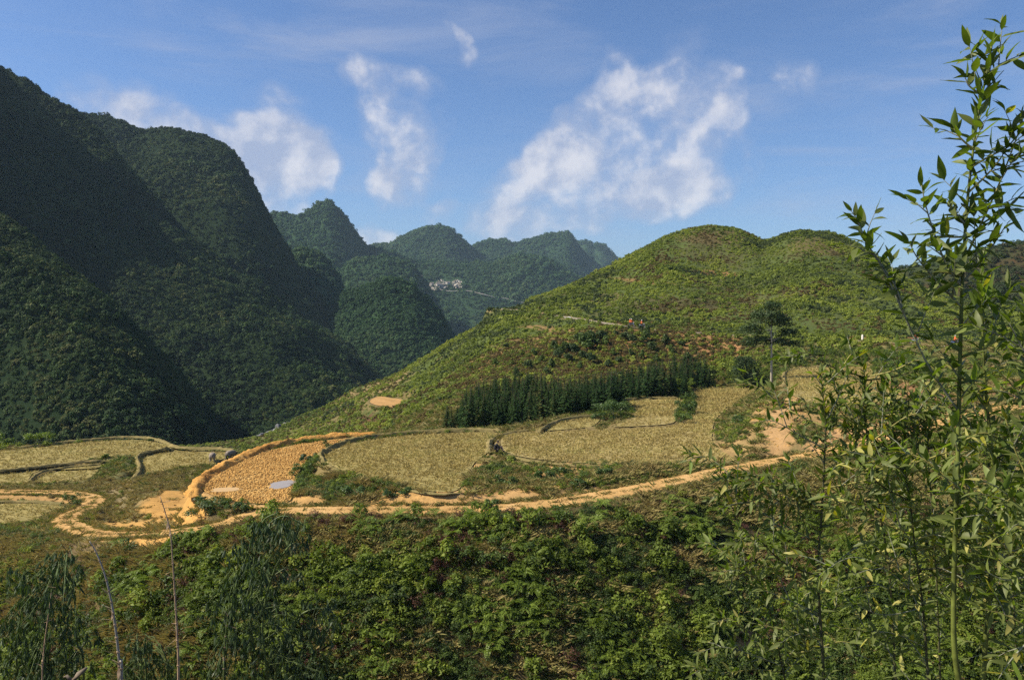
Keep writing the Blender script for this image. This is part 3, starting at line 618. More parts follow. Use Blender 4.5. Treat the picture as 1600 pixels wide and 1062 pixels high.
# ------------------------------------------------------------------ foliage prototypes and scattering
def leaf_quads(C, N, U, L, Wd, bend=0.0):
    "rhombus leaves: centres C, normals N, long axes U, lengths L, widths Wd -> verts, quads"
    N = N/(np.linalg.norm(N, axis=1)[:, None]+1e-9); U = U-N*(U*N).sum(1)[:, None]; U /= np.linalg.norm(U, axis=1)[:, None]+1e-9
    S = np.cross(N, U); L = L[:, None]; Wd = Wd[:, None]
    V = np.stack([C-U*L/2, C-S*Wd/2+U*L*0.08+N*bend*L, C+U*L/2, C+S*Wd/2+U*L*0.08+N*bend*L], 1).reshape(-1, 3)
    n = len(C); Fq = np.arange(4*n).reshape(n, 4)
    return V, Fq
def rnd_dirs(n, r): v = r.normal(size=(n, 3)); return v/np.linalg.norm(v, axis=1)[:, None]
def crown_mesh(name, mat, n, lobes, ls, lw=0.5, seed=0, shell=0.55, jit=0.7, up=0.25, stems=None):
    "leaf clumps spread through a few ellipsoid lobes (centre, radii)"
    r = np.random.default_rng(seed); Vs, Fs, A = [], [], []; b = 0
    vol = np.array([l[1][0]*l[1][1]*l[1][2] for l in lobes])**0.67; vol /= vol.sum()
    for (c, rad), w in zip(lobes, vol):
        k = max(4, int(n*w)); d = rnd_dirs(k, r); d[:, 2] = np.where(d[:, 2] < -0.35, -d[:, 2], d[:, 2])
        q = shell+(1-shell)*r.random(k)**0.6; q *= 1+0.16*np.sin(d[:, 0]*6+seed)*np.sin(d[:, 1]*5+seed*2)
        C = np.array(c)+d*q[:, None]*np.array(rad); N = d+rnd_dirs(k, r)*jit+np.array((0, 0, up)); U = rnd_dirs(k, r)+np.array((0, 0, -0.4))
        s = ls*(0.6+0.8*r.random(k)); V, Fq = leaf_quads(C, N, U, s, s*lw*(0.7+.6*r.random(k)), 0.06)
        Vs.append(V); Fs.append(Fq+b); b += len(V); lobe = r.random()
        A.append(np.repeat(np.clip(0.65*r.random(k)+0.35*lobe, 0, 1), 4))
    if stems:
        mb = MB()
        for p, q_, ra in stems: mb.tube([p, tuple((np.array(p)+np.array(q_))/2+r.normal(size=3)*.03), q_], [ra, ra*.8, ra*.4], 4, 0.1, False)
        V = np.array(mb.v); Vs.append(V); Fs.append(np.array([f for f in mb.f if len(f) == 4])+b); A.append(np.full(len(V), .05))
    return mesh_np(name, np.vstack(Vs), np.vstack(Fs), mat, False, {'lv': np.concatenate(A)})
def protos(cname, meshes):
    c = bpy.data.collections.new(cname)
    for i, me in enumerate(meshes): c.objects.link(bpy.data.objects.new('%s_source_%02d' % (cname, i), me))
    return c
def scatter(name, pts, scl, col, rot=None, idx=None, nproto=1, r=rng, tilt=0.15):
    "one object of kind stuff: instances at the points"
    n = len(pts); pts = np.asarray(pts, np.float32)
    if rot is None: rot = np.stack([r.normal(size=n)*tilt, r.normal(size=n)*tilt, r.random(n)*2*pi], -1)
    if idx is None: idx = r.integers(0, nproto, n)
    me = bpy.data.meshes.new(name); me.vertices.add(n); me.vertices.foreach_set('co', pts.ravel())
    a = me.attributes.new('scl', 'FLOAT_VECTOR', 'POINT'); scl = np.asarray(scl, np.float32)
    if scl.ndim == 1: scl = np.stack([scl]*3, -1)
    a.data.foreach_set('vector', scl.astype(np.float32).ravel())
    a = me.attributes.new('rot', 'FLOAT_VECTOR', 'POINT'); a.data.foreach_set('vector', np.asarray(rot, np.float32).ravel())
    a = me.attributes.new('idx', 'INT', 'POINT'); a.data.foreach_set('value', np.asarray(idx, np.int32))
    me.update(); o = link(name, me)
    ng = bpy.data.node_groups.new(name+'_spread', 'GeometryNodeTree')
    ng.interface.new_socket('Geometry', in_out='INPUT', socket_type='NodeSocketGeometry'); ng.interface.new_socket('Geometry', in_out='OUTPUT', socket_type='NodeSocketGeometry')
    N, L = ng.nodes, ng.links; gi = N.new('NodeGroupInput'); go = N.new('NodeGroupOutput'); ip = N.new('GeometryNodeInstanceOnPoints')
    ci = N.new('GeometryNodeCollectionInfo'); ci.inputs[0].default_value = col; ci.inputs[1].default_value = True; ci.inputs[2].default_value = True
    def na(nm, ty):
        x = N.new('GeometryNodeInputNamedAttribute'); x.data_type = ty; x.inputs[0].default_value = nm; return x.outputs[0]
    e2r = N.new('FunctionNodeEulerToRotation'); L.new(na('rot', 'FLOAT_VECTOR'), e2r.inputs[0])
    L.new(gi.outputs[0], ip.inputs['Points']); L.new(ci.outputs[0], ip.inputs['Instance']); ip.inputs['Pick Instance'].default_value = True
    L.new(na('idx', 'INT'), ip.inputs['Instance Index']); L.new(e2r.outputs[0], ip.inputs['Rotation']); L.new(na('scl', 'FLOAT_VECTOR'), ip.inputs['Scale'])
    L.new(ip.outputs[0], go.inputs[0])
    md = o.modifiers.new('spread', 'NODES'); md.node_group = ng
    return prop(o, kind='stuff')

# ---- forest on the mountains
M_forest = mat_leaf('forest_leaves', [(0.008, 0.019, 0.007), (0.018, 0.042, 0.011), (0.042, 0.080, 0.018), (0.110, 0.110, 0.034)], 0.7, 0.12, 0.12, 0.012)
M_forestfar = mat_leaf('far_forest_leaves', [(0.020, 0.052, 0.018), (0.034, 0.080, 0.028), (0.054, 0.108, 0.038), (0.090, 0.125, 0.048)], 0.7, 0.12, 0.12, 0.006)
def tree_crowns(mat, cname, seed):
    out = []
    for k in range(5):
        r = random.Random(seed+k)
        lobes = [((0, 0, 0.45), (0.8, 0.8, 0.75))]+[((r.uniform(-.65, .65), r.uniform(-.65, .65), r.uniform(.15, .8)), (r.uniform(.3, .5),)*3) for _ in range(3)]
        out.append(crown_mesh('crown', mat, 130, lobes, 0.34, 0.65, seed+k, 0.7, 0.55))
    return protos(cname, out)
C_forest = tree_crowns(M_forest, 'forest_tree', 50); C_forestfar = tree_crowns(M_forestfar, 'far_tree', 60)
def on_mountain(key, n, rows, smin, smax, big=0.06, bigs=1.8, clump=40, pxlim=(-650, 2200)):
    V = MTN[key]; a, b = int(rows[0]*(len(V)-1)), int(rows[1]*(len(V)-1)); V = V[a:b+1]
    e1 = V[:-1, 1:]-V[:-1, :-1]; e2 = V[1:, :-1]-V[:-1, :-1]; ar = np.linalg.norm(np.cross(e1, e2), axis=-1)
    pxc = 800+F*V[:-1, :-1, 0]/V[:-1, :-1, 1]; ar = ar*((pxc > pxlim[0]) & (pxc < pxlim[1])); p = (ar/ar.sum()).ravel()
    k = rng.choice(len(p), n, p=p); i, j = k//(V.shape[1]-1), k % (V.shape[1]-1); u, w = rng.random((2, n, 1))
    P = V[i, j]*(1-u)*(1-w)+V[i, j+1]*u*(1-w)+V[i+1, j]*(1-u)*w+V[i+1, j+1]*u*w
    s = smin+(smax-smin)*rng.random(n)**2.2*(1+.35*fbm(P[:, 0]/15, P[:, 1]/15, 2, .6, 10)); s = s*np.where(rng.random(n) < big, bigs, 1)*(0.85+0.4*fbm(P[:, 0]/clump, P[:, 1]/clump, 2, .5, 9))
    sc = np.stack([s, s, s*(0.8+0.5*rng.random(n))], -1); P[:, 2] -= s*0.15
    return P, sc
FOR = [('spur', 42000, (.15, .80), .8, 2.1, 0), ('great', 72000, (.15, .82), 1.1, 2.9, 0), ('dome', 32000, (.2, .85), 1.5, 3.6, 0),
       ('cone', 15000, (.15, .8), 1.5, 3.2, 1), ('dome2', 2200, (.3, .8), 3, 6, 1), ('ridge2', 1800, (.3, .8), 4, 7, 1), ('peak', 13000, (.25, .8), 3.5, 7, 1),
       ('range1', 9000, (.3, .8), 5, 9, 1), ('range2', 9000, (.3, .8), 5, 9, 1), ('range3', 1800, (.35, .8), 7, 12, 1), ('quarryridge', 16000, (.15, .78), 3.5, 7, 1)]
def quarry_clear(P):
    px = 800+F*P[:, 0]/P[:, 1]; py = HY-F*P[:, 2]/P[:, 1]
    k = ((((px-690)/13)**2+((py-443)/9)**2) < 1) | ((((px-713)/13)**2+((py-442)/9)**2) < 1) | ((((px-678)/12)**2+((py-451)/4)**2) < 1)
    return ~k
for key, n, rows, a, b, far in FOR:
    P, sc = on_mountain(key, n, rows, a, b, clump=120 if far else 60, pxlim=(-700, 1250))
    if key == 'quarryridge': k = quarry_clear(P); P, sc = P[k], sc[k]
    scatter('forest', P, sc, C_forestfar if far else C_forest, nproto=5, tilt=.1)
P, sc = on_mountain('brownhill', 9000, (.2, .8), 1.2, 2.6)
M_dry = mat_leaf('brownish_scrub_leaves', [(0.060, 0.038, 0.020), (0.035, 0.048, 0.016), (0.035, 0.062, 0.018), (0.06, 0.085, 0.024)], 0.7, .15, .2, 0.02)
scatter('scrub', P, sc*.8, tree_crowns(M_dry, 'dry_scrub', 70), nproto=5)

# ---- scrub of the green hill
M_scrub = mat_leaf('hill_scrub_leaves', [(0.060, 0.082, 0.016), (0.125, 0.165, 0.024), (0.200, 0.245, 0.034), (0.290, 0.310, 0.050)], 0.6, 0.25, 0.25, 0.06, wamt=.4, inst=.35)
def scrub_protos(mat, cname, seed):
    out = []
    for k in range(5):
        r = random.Random(seed+k)
        lobes = [((r.uniform(-.5, .5), r.uniform(-.5, .5), r.uniform(.1, .45)), (r.uniform(.35, .6), r.uniform(.35, .6), r.uniform(.3, .55))) for _ in range(4)]
        out.append(crown_mesh('scrub', mat, 110, lobes, 0.36, 0.5, seed+k, 0.45, 0.8, 0.3))
    return protos(cname, out)
C_scrub = scrub_protos(M_scrub, 'hill_scrub', 80)
M_dscrub = mat_leaf('dark_scrub_leaves', [(0.028, 0.045, 0.014), (0.045, 0.070, 0.020), (0.070, 0.095, 0.026), (0.10, 0.125, 0.034)], 0.6, 0.2, 0.25, 0.08)
C_dscrub = scrub_protos(M_dscrub, 'dark_scrub', 90)
M_bscrub = mat_leaf('brown_scrub_leaves', [(0.085, 0.055, 0.026), (0.13, 0.088, 0.036), (0.10, 0.092, 0.032), (0.165, 0.12, 0.05)], 0.75, 0.2, 0.15, 0.1)
C_bscrub = scrub_protos(M_bscrub, 'brown_scrub', 100)
cellA = None
def on_ground(n, d0, d1, x0=-1e9, x1=1e9, dens=None, pr=(-650, 2250)):
    "random places on the near land, equal by area; DENS thins them"
    m = int(n*1.0); out = []
    x = None
    tot = 0; P = []
    while tot < n:
        y = d0+(d1-d0)*rng.random(m*2); xm = max(abs((pr[0]-800)/F), (pr[1]-800)/F)*d1; x = (rng.random(m*2)*2-1)*xm
        px = 800+F*x/y; k = (px > pr[0]) & (px < pr[1]) & (x > x0) & (x < x1); x, y, px = x[k], y[k], px[k]; z = H(x, y); py = HY-F*z/y
        if dens is not None: k = rng.random(len(x)) < dens(x, y, px, py); x, y, z = x[k], y[k], z[k]
        P.append(np.stack([x, y, z], -1)); tot += len(x)
        if len(x) == 0: break
        if len(P) > 40: break
    return np.vstack(P)[:n]
def gridval(G, x, y):
    r = np.interp(y, dr, np.arange(len(dr))); c = np.interp(x/(y+APEX), wc, np.arange(len(wc)))
    return G[np.clip(np.round(r).astype(int), 0, len(dr)-1), np.clip(np.round(c).astype(int), 0, len(wc)-1)]
BARE = np.clip(CC[..., 0]-CC[..., 1]*1.15, 0, None)*8           # bare red-brown earth carries fewer plants
LEFTDRY = (200, 780, 130, 62, -22)
def leftdry(x, y):
    px = 800+F*x/y; py = HY-F*H(x, y)/y; return np.clip(1.4*blob(px, py, LEFTDRY), 0, 1)*(y > 52)*(y < 95)
def free(x, y, m=0.3, r=1.3, rd=1.9):
    return (rng.random(len(x)) > .92*np.clip((gridval(BARE, x, y)-.45)*1.8, 0, 1)) & (gridval(INF, x, y) > m) & (gridval(TRK, x, y) > r) & (gridval(RD, x, y) > rd)
def blob(px, py, e):
    cx, cy, rx, ry, rot = e; c, s = cos(radians(rot)), sin(radians(rot))
    u = ((px-cx)*c+(py-cy)*s)/rx; v = (-(px-cx)*s+(py-cy)*c)/ry; return np.clip(1.3-np.sqrt(u*u+v*v), 0, 1)
BROWN = [(915,558,180,38,-8), (1010,552,120,26,0), (840,595,130,14,-14), (1120,545,70,16,0)]
def d_hill(x, y, px, py):
    b = np.zeros_like(x)
    for e in BROWN: b = np.maximum(b, np.where(y < 200, blob(px, py, e), 0))
    return free(x, y, .8)*(1-0.93*np.clip(b*1.6, 0, 1))*np.where((px < 640), 0.35, 1)
P = on_ground(62000, 122, 272, dens=d_hill, pr=(250, 1800)); s = 0.34+0.52*rng.random(len(P))**1.8; s *= 1+.5*fbm(P[:, 0]/14, P[:, 1]/14, 3, .5, 14)
hi = 0.85+0.5*rng.random(len(P)); P[:, 2] -= .15
dk = fbm(P[:, 0]/12+3, P[:, 1]/12, 3, .6, 15)+rng.normal(size=len(P))*.16; k = dk > 0.30; kb = (dk < -0.36)
sc = np.stack([s, s, s*hi], -1)
scatter('hill_scrub', P[~k & ~kb], sc[~k & ~kb], C_scrub, nproto=5); scatter('dark_scrub', P[k], sc[k], C_dscrub, nproto=5); scatter('brown_scrub', P[kb], sc[kb]*.8, C_bscrub, nproto=5)
# brown dry cover where the hill is brown, on the valley spur and round the fields
def d_brown(x, y, px, py): return free(x, y, .5)*np.where((y > 118) & (px > 640), np.clip(sum(blob(px, py, e) for e in BROWN), 0, 1)*.8, 0.7)
P = on_ground(17000, 58, 222, dens=d_brown, pr=(-300, 1800)); s = (0.16+0.30*rng.random(len(P))**1.5)*np.where(P[:, 1] > 110, 1.6, 1); P[:, 2] -= .05
kk = rng.random(len(P)) < np.where(P[:, 1] > 110, .45, .35)*(1-.85*leftdry(P[:, 0], P[:, 1]))
scatter('dry_scrub', P[~kk], s[~kk], C_bscrub, nproto=5); scatter('green_scrub', P[kk], s[kk]*1.25, C_scrub, nproto=5)

P = on_ground(9000, 118, 168, dens=lambda x, y, px, py: free(x, y, .5, .5, 1.6)*np.clip(sum(blob(px, py, e) for e in BROWN), 0, 1), pr=(660, 1200)); s = .2+.38*rng.random(len(P))**1.5; P[:, 2] -= .05; k = rng.random(len(P)) < .78
scatter('dry_scrub', P[k], s[k], C_bscrub, nproto=5); scatter('green_scrub', P[~k], s[~k], C_scrub, nproto=5)
# ---- dense undergrowth of the near slope: broad-leaved shrubs, ferns, tufts
def shrub_near(name, mat, seed, n=240, ls=0.17, lw=0.42):
    r = random.Random(seed)
    lobes = [((r.uniform(-.45, .45), r.uniform(-.45, .45), r.uniform(.15, .75)), (r.uniform(.2, .4), r.uniform(.2, .4), r.uniform(.2, .35))) for _ in range(6)]
    return crown_mesh(name, mat, n, lobes, ls, lw, seed, 0.35, 0.9, 0.55, [((0, 0, -.1), l[0], 0.012) for l in lobes])
def fern_mesh(name, mat, seed, nf=11, L=0.85):
    r = np.random.default_rng(seed); C, N, U, S, Wd, A = [], [], [], [], [], []
    for f in range(nf):
        an = 2*pi*f/nf+r.normal()*.25; h = r.uniform(.5, 1.0); ln = L*r.uniform(.7, 1.1); dirh = np.array((cos(an), sin(an), 0)); a = r.random()
        for k in range(1, 13):
            t = k/12; p = dirh*ln*t+np.array((0, 0, h*ln*(1.15*t-1.0*t*t))); tg = dirh+np.array((0, 0, h*(1.15-2.0*t))); sd = np.array((-sin(an), cos(an), 0)); w = 0.30*ln*(1-t)**.7*min(1, t*4)+.03
            for sg in (-1, 1):
                C.append(p+sd*sg*w*.5); U.append(sd*sg+tg*.45-np.array((0, 0, .2))); N.append(np.cross(tg, sd)+r.normal(size=3)*.2); S.append(w*1.15); Wd.append(0.075*ln); A.append(a*.7+.3*r.random())
    N = np.array(N); N *= np.sign(N[:, 2:3]+1e-6)
    V, Fq = leaf_quads(np.array(C), N, np.array(U), np.array(S), np.array(Wd), .03)
    return mesh_np(name, V, Fq, mat, False, {'lv': np.repeat(A, 4)})
def tuft_mesh(name, mat, seed, n=34, h=0.5, spread=0.22, w=0.018):
    r = np.random.default_rng(seed); b = r.normal(size=(n, 2))*spread*.5; lean = r.normal(size=(n, 2))*spread+b*.8; hh = h*(.5+.7*r.random(n)); az = r.random(n)*pi
    sx, sy = np.cos(az)*w, np.sin(az)*w; z0 = np.zeros(n)-.05
    V = np.stack([np.c_[b[:, 0]-sx, b[:, 1]-sy, z0], np.c_[b[:, 0]+sx, b[:, 1]+sy, z0], np.c_[b[:, 0]+lean[:, 0]*.45+sx*.8, b[:, 1]+lean[:, 1]*.45+sy*.8, hh*.65], np.c_[b[:, 0]+lean[:, 0], b[:, 1]+lean[:, 1], hh]], 1).reshape(-1, 3)
    return mesh_np(name, V, np.arange(4*n).reshape(n, 4), mat, False, {'lv': np.repeat(r.random(n), 4)})
M_under = mat_leaf('undergrowth_leaves', [(0.050, 0.072, 0.013), (0.095, 0.136, 0.019), (0.150, 0.205, 0.027), (0.240, 0.275, 0.046)], 0.6, 0.32, 0.22, 0.22)
M_underd = mat_leaf('dark_undergrowth_leaves', [(0.030, 0.050, 0.014), (0.052, 0.085, 0.020), (0.078, 0.125, 0.026), (0.11, 0.16, 0.034)], 0.55, 0.25, 0.25, 0.25)
M_fern = mat_leaf('fern_leaves', [(0.10, 0.135, 0.022), (0.145, 0.21, 0.030), (0.20, 0.27, 0.045)], 0.5, 0.35, 0.3, 0.3)
M_drygrass = mat_leaf('dry_grass', [(0.20, 0.16, 0.065), (0.30, 0.24, 0.095), (0.24, 0.23, 0.075), (0.40, 0.32, 0.15)], 0.8, 0.25, 0.15, 0.3, (1.2, 1.1, .8))
M_grass = mat_leaf('green_grass', [(0.075, 0.090, 0.028), (0.11, 0.135, 0.035), (0.16, 0.16, 0.05)], 0.7, 0.3, 0.2, 0.3)
M_redshrub = mat_leaf('reddish_shrub_leaves', [(0.070, 0.026, 0.022), (0.10, 0.042, 0.030), (0.13, 0.070, 0.038)], 0.6, 0.25, 0.25, 0.3)
C_under = protos('undergrowth', [shrub_near('shrub', M_under, 200+i) for i in range(4)]+[shrub_near('shrub', M_underd, 210+i, 260, .14) for i in range(3)])
C_fern = protos('fern', [fern_mesh('fern', M_fern, 220+i) for i in range(3)])
C_dryg = protos('dry_grass', [tuft_mesh('tuft', M_drygrass, 230+i, 44, .20, .20, .006) for i in range(4)])
C_green = protos('green_grass', [tuft_mesh('tuft', M_grass, 240+i, 40, .20, .20, .010) for i in range(3)])
C_red = protos('reddish_shrub', [shrub_near('shrub', M_redshrub, 250+i, 200, .12) for i in range(2)])
# greener away from the brown band beneath the track
def green_k(x, y, px, py):
    g = sst(fbm(x/3.2, y/2.2, 3, .55, 41)+0.25, 0.0, 0.4)
    band = np.clip(blob(px, py, (560, 850, 340, 42, 2))+blob(px, py, (70, 880, 160, 60, 0)), 0, 1)
    right = sst(px, 820, 1000)*sst(py, 760, 790)
    return np.clip(g*(1-.5*band)+.12+.35*right+.5*sst(py, 850, 930), 0.2, 1)
okn = lambda x, y: free(x, y, .3, 1.3)*np.where((gridval(TRK, x, y) < 2.4) & (rng.random(len(x)) < .92), 0, 1)
P = on_ground(21000, 33, 60, dens=lambda x, y, px, py: okn(x, y)*green_k(x, y, px, py)*(1-.7*np.clip(gridval(BARE, x, y), 0, 1)), pr=(-200, 1850))
s = (0.34+0.55*rng.random(len(P))**1.7)*(1+.4*fbm(P[:, 0]/3, P[:, 1]/3, 2, .5, 43))*np.where(P[:, 1] > 47, .75, 1); P[:, 2] -= .05
ix = np.where(fbm(P[:, 0]/4, P[:, 1]/3, 3, .5, 44)+rng.normal(size=len(P))*.2 > -0.02, rng.integers(0, 4, len(P)), rng.integers(4, 7, len(P)))
scatter('undergrowth', P, np.stack([s, s, s*(.7+.5*rng.random(len(P)))], -1), C_under, idx=ix)
P = on_ground(700, 33, 50, dens=lambda x, y, px, py: okn(x, y)*green_k(x, y, px, py), pr=(-200, 1850)); s = .8+.8*rng.random(len(P)); P[:, 2] -= .1; scatter('taller_shrubs', P, np.stack([s, s, s*1.1], -1), C_under, nproto=5)
P = on_ground(2600, 33, 52, dens=lambda x, y, px, py: okn(x, y)*green_k(x, y, px, py)*sst(fbm(x/3, y/3, 2, .5, 45), 0, .3), pr=(-200, 1850)); s = .5+.6*rng.random(len(P)); P[:, 2] += .25
scatter('ferns', P, s, C_fern, nproto=3)
P = on_ground(600, 33, 52, dens=lambda x, y, px, py: okn(x, y)*sst(fbm(x/2.5, y/2.5, 2, .5, 46), .15, .4), pr=(-200, 1850)); scatter('reddish_shrubs', P, .4+.5*rng.random(len(P)), C_red, nproto=2)
P = on_ground(26000, 33, 60, dens=lambda x, y, px, py: okn(x, y)*(1.02-green_k(x, y, px, py))*(1-.55*np.clip(gridval(BARE, x, y), 0, 1)), pr=(-200, 1850)); scatter('dry_grass', P, .6+.9*rng.random(len(P)), C_dryg, nproto=4, tilt=.2)
P = on_ground(14000, 52, 128, dens=lambda x, y, px, py: free(x, y, .35, 1.3)*(1-.8*np.clip(gridval(BARE, x, y), 0, 1)), pr=(-250, 1800)); k = rng.random(len(P)) < .5+.45*leftdry(P[:, 0], P[:, 1])
scatter('dry_grass', P[k], .7+.9*rng.random(k.sum()), C_dryg, nproto=4, tilt=.2); scatter('green_grass', P[~k], .7+.8*rng.random((~k).sum()), C_green, nproto=3, tilt=.2)
P = on_ground(5200, 44, 95, dens=lambda x, y, px, py: np.where((gridval(TRK, x, y) > 1.1) & (gridval(TRK, x, y) < 1.7), .25, np.where(gridval(TRK, x, y) < .16, .25, 0)), pr=(-200, 1750)); k = rng.random(len(P)) < .6
scatter('verge_grass', P[k], .35+.7*rng.random(k.sum()), C_dryg, nproto=4, tilt=.2); scatter('verge_grass', P[~k], .35+.7*rng.random((~k).sum()), C_green, nproto=3, tilt=.2)
# banks between the fields: denser low shrubs in the places the photo shows green
BANKG = [((472,728,20,42,25,52,80),220,.3,.62), ((560,690,90,5,-6,74,90),220,.3,.5), ((555,756,80,7,8,48,60),110,.2,.4), ((840,745,110,12,-6,52,62),300,.25,.5),
         ((1000,745,110,14,-4,50,64),260,.25,.5),((1140,660,30,30,-30,60,80),160,.3,.6),((1400,570,60,22,10,80,125),260,.5,1.0),((950,652,36,16,-18,84,106),220,.4,.8),((1072,640,16,26,18,84,112),150,.4,.8),((1300,560,120,12,0,112,128),260,.6,1.0),
         ((180,715,44,20,0,88,112),120,.3,.6),((330,790,50,20,0,50,60),120,.25,.5),((60,830,90,12,0,60,72),120,.3,.6),((1200,590,40,14,0,108,124),160,.6,1.1),((1130,580,40,14,0,118,132),120,.6,1.2),((1540,580,100,14,0,80,112),250,.5,1.1),((1330,665,100,20,-10,60,76),180,.3,.6)]
PP, SS = [], []
for e, n, a, b in BANKG:
    q = on_ground(n, e[5], e[6], dens=lambda x, y, px, py: free(x, y, .1, 1.3)*(blob(px, py, e[:5]) > .15), pr=(e[0]-e[2]-30, e[0]+e[2]+30)); PP.append(q); SS.append((a+(b-a)*rng.random(len(q)))*.9)
P = np.vstack(PP); scatter('bank_shrubs', P, np.concatenate(SS), C_under, nproto=7)

# ---- stubble on the rice fields, clods on the ploughed paddy
M_stub = mat_leaf('rice_stubble', [(0.24, 0.185, 0.07), (0.34, 0.27, 0.10), (0.45, 0.37, 0.15), (0.32, 0.30, 0.10)], 0.8, 0.2, 0.1, 0.25, (1.1, 1.1, .7), inst=.4)
C_stub = protos('stubble', [tuft_mesh('tuft', M_stub, 260+i, 16, .14, .10, .009) for i in range(4)])
pts = []
for o, Pl, z, mt in FIELD_OBJ:
    if mt in ('orange', 'plot'): continue
    x0, y0 = Pl.min(0); x1, y1 = Pl.max(0); st = 0.30 if y0 < 70 else 0.42 if y0 < 90 else .6
    gx, gy = np.meshgrid(np.arange(x0, x1, st), np.arange(y0, y1, st)); gx = gx.ravel()+rng.normal(size=gx.size)*.08+np.sin(gy.ravel()*.2)*.4; gy = gy.ravel()+rng.normal(size=gx.size)*.08
    s = poly_sd(Pl, gx, gy); k = (s < -.15) & (rng.random(len(s)) < .75+.3*fbm(gx/3, gy/3, 3, .6, 77)); pts.append(np.c_[gx[k], gy[k], np.full(k.sum(), z)])
P = np.vstack(pts); scatter('rice_stubble', P, (.7+.7*rng.random(len(P)))*np.where(P[:, 1] > 85, 1.4, 1), C_stub, nproto=4, tilt=.25)
def clod_mesh(seed):
    r = np.random.default_rng(seed); bm = bmesh.new(); bmesh.ops.create_icosphere(bm, subdivisions=1, radius=1)
    for v in bm.verts: v.co *= r.uniform(.6, 1.25); v.co.z *= .6
    me = bpy.data.meshes.new('clod'); bm.to_mesh(me); bm.free(); me.materials.append(M_orange); return me
C_clod = protos('clods', [clod_mesh(270+i) for i in range(5)])
Pl = field_polys[0]; x0, y0 = Pl.min(0); x1, y1 = Pl.max(0); n = 15000
x = x0+(x1-x0)*rng.random(n); y = y0+(y1-y0)*rng.random(n); s = poly_sd(Pl, x, y); k = s < -.1
for (cx, cy, a, b) in PUDXY: k &= (((x-cx)/a)**2+((y-cy)/b)**2 > 1.0)
x, y = x[k], y[k]; sc = .035+.075*rng.random(len(x))**1.6; scatter('clay_clods', np.c_[x, y, np.full(len(x), -13.3)+sc*.2], sc, C_clod, nproto=5, tilt=1.5)
# loose clods and stones down the slopes of cut earth
P = on_ground(3500, 46, 80, dens=lambda x, y, px, py: (gridval(BARE, x, y) > .5)*free(x, y, .2, -1, 0), pr=(-100, 1700)); scatter('loose_clods', P, .03+.07*rng.random(len(P))**2, C_clod, nproto=5, tilt=1.5)
# ------------------------------------------------------------------ things
M_bark = mat_plain('bark', (0.16, 0.13, 0.095), 0.9, .3, 6); M_palebark = mat_plain('pale_bark', (0.34, 0.30, 0.23), 0.85, .25, 5)
def grp(n): return n
# ---- fir plantation behind the fields
M_fir = mat_leaf('fir_needles', [(0.014, 0.032, 0.012), (0.024, 0.052, 0.016), (0.040, 0.075, 0.022), (0.080, 0.070, 0.024)], 0.8, 0.15, 0.08, 0.15, wamt=.2, inst=.35)
def fir_meshes(seed, h=5.0):
    r = np.random.default_rng(seed); C, N, U, S, Wd, A = [], [], [], [], [], []
    z = 0.10*h
    while z < h*.985:
        t = z/h; R = 0.125*h*(1-t)**0.85*r.uniform(.65, 1.3)+.05; nb = 6 if t < .8 else 4; a0 = r.random()*6.3
        for b in range(nb):
            an = a0+2*pi*b/nb+r.normal()*.2; d = np.array((cos(an), sin(an), 0)); Rb = R*r.uniform(.7, 1.25); c = r.random()
            for k in range(3):
                q = (k+.6)/3; p = np.array((0, 0, z))+d*Rb*q+np.array((0, 0, Rb*(.35*q-.35*q*q)))
                for e in range(2):
                    C.append(p+r.normal(size=3)*.04); U.append(d+r.normal(size=3)*.35+np.array((0, 0, .25))); N.append(np.array((0, 0, 1))+d*.5+r.normal(size=3)*.45); S.append(Rb*.62); Wd.append(Rb*.30); A.append(c*.6+.4*r.random())
        z += h*.033*r.uniform(.8, 1.2)
    V, Fq = leaf_quads(np.array(C), np.array(N), np.array(U), np.array(S), np.array(Wd))
    crown = mesh_np('crown', V, Fq, M_fir, False, {'lv': np.repeat(A, 4)})
    mb = MB(); mb.tube([(0, 0, -.3), (0.02, 0, h*.5), (0, 0, h*.97)], [.075, .05, .012], 5, .2); return crown, mb.mesh('trunk', M_bark)
FIR = [fir_meshes(300+i) for i in range(6)]
firtop = [(685,652),(700,632),(720,610),(740,600),(770,590),(800,584),(850,582),(900,584),(940,582),(980,575),(1010,565),(1040,556),(1070,550),(1100,556),(1115,575),(1125,600)]
firbot = [(685,672),(760,673),(830,668),(900,652),(940,646),(970,628),(1050,618),(1085,606),(1125,604)]
nf = 0; r0 = random.Random(5); spots = []
tries = 0
while nf < 298 and tries < 9000:
    tries += 1; px = r0.uniform(684, 1126); yb = np.interp(px, *zip(*firbot)); yt = np.interp(px, *zip(*firtop))
    d = r0.uniform(88, 134); x = (px-800)/F*d; z = float(H(x, d)); py = HY-F*z/d; h = r0.uniform(2.5, 5.9)*(0.85+.3*math.sin(x*.35+d*.2)*.5+.15); top = HY-F*(z+h)/d
    if py > yb+9 or top < yt-5 or not free(np.array([x]), np.array([d]), 1.2)[0]: continue
    if any((x-a)**2+(d-b)**2 < 1.12**2 for a, b in spots): continue
    spots.append((x, d)); cm, tm = FIR[nf % 6]; e = prop(empty('fir_tree', (x, d, z), r0.uniform(0, 6.3)), ('slender dark fir in the %s rows of the plantation, towards its %s' % ('front' if (py-yt)/(yb-yt) > .55 else 'back', 'left end' if px < 810 else 'middle' if px < 960 else 'right end')), 'fir tree', 'fir trees of the plantation behind the terraces')
    s = h/5; w_ = r0.uniform(.9, 1.75); e.scale = (s*w_, s*w_, s); e.rotation_euler[0] = r0.gauss(0, .035); e.rotation_euler[1] = r0.gauss(0, .035); link('crown', cm, e); link('trunk', tm, e); nf += 1
print('firs', nf)
FIRXY = np.array(spots)
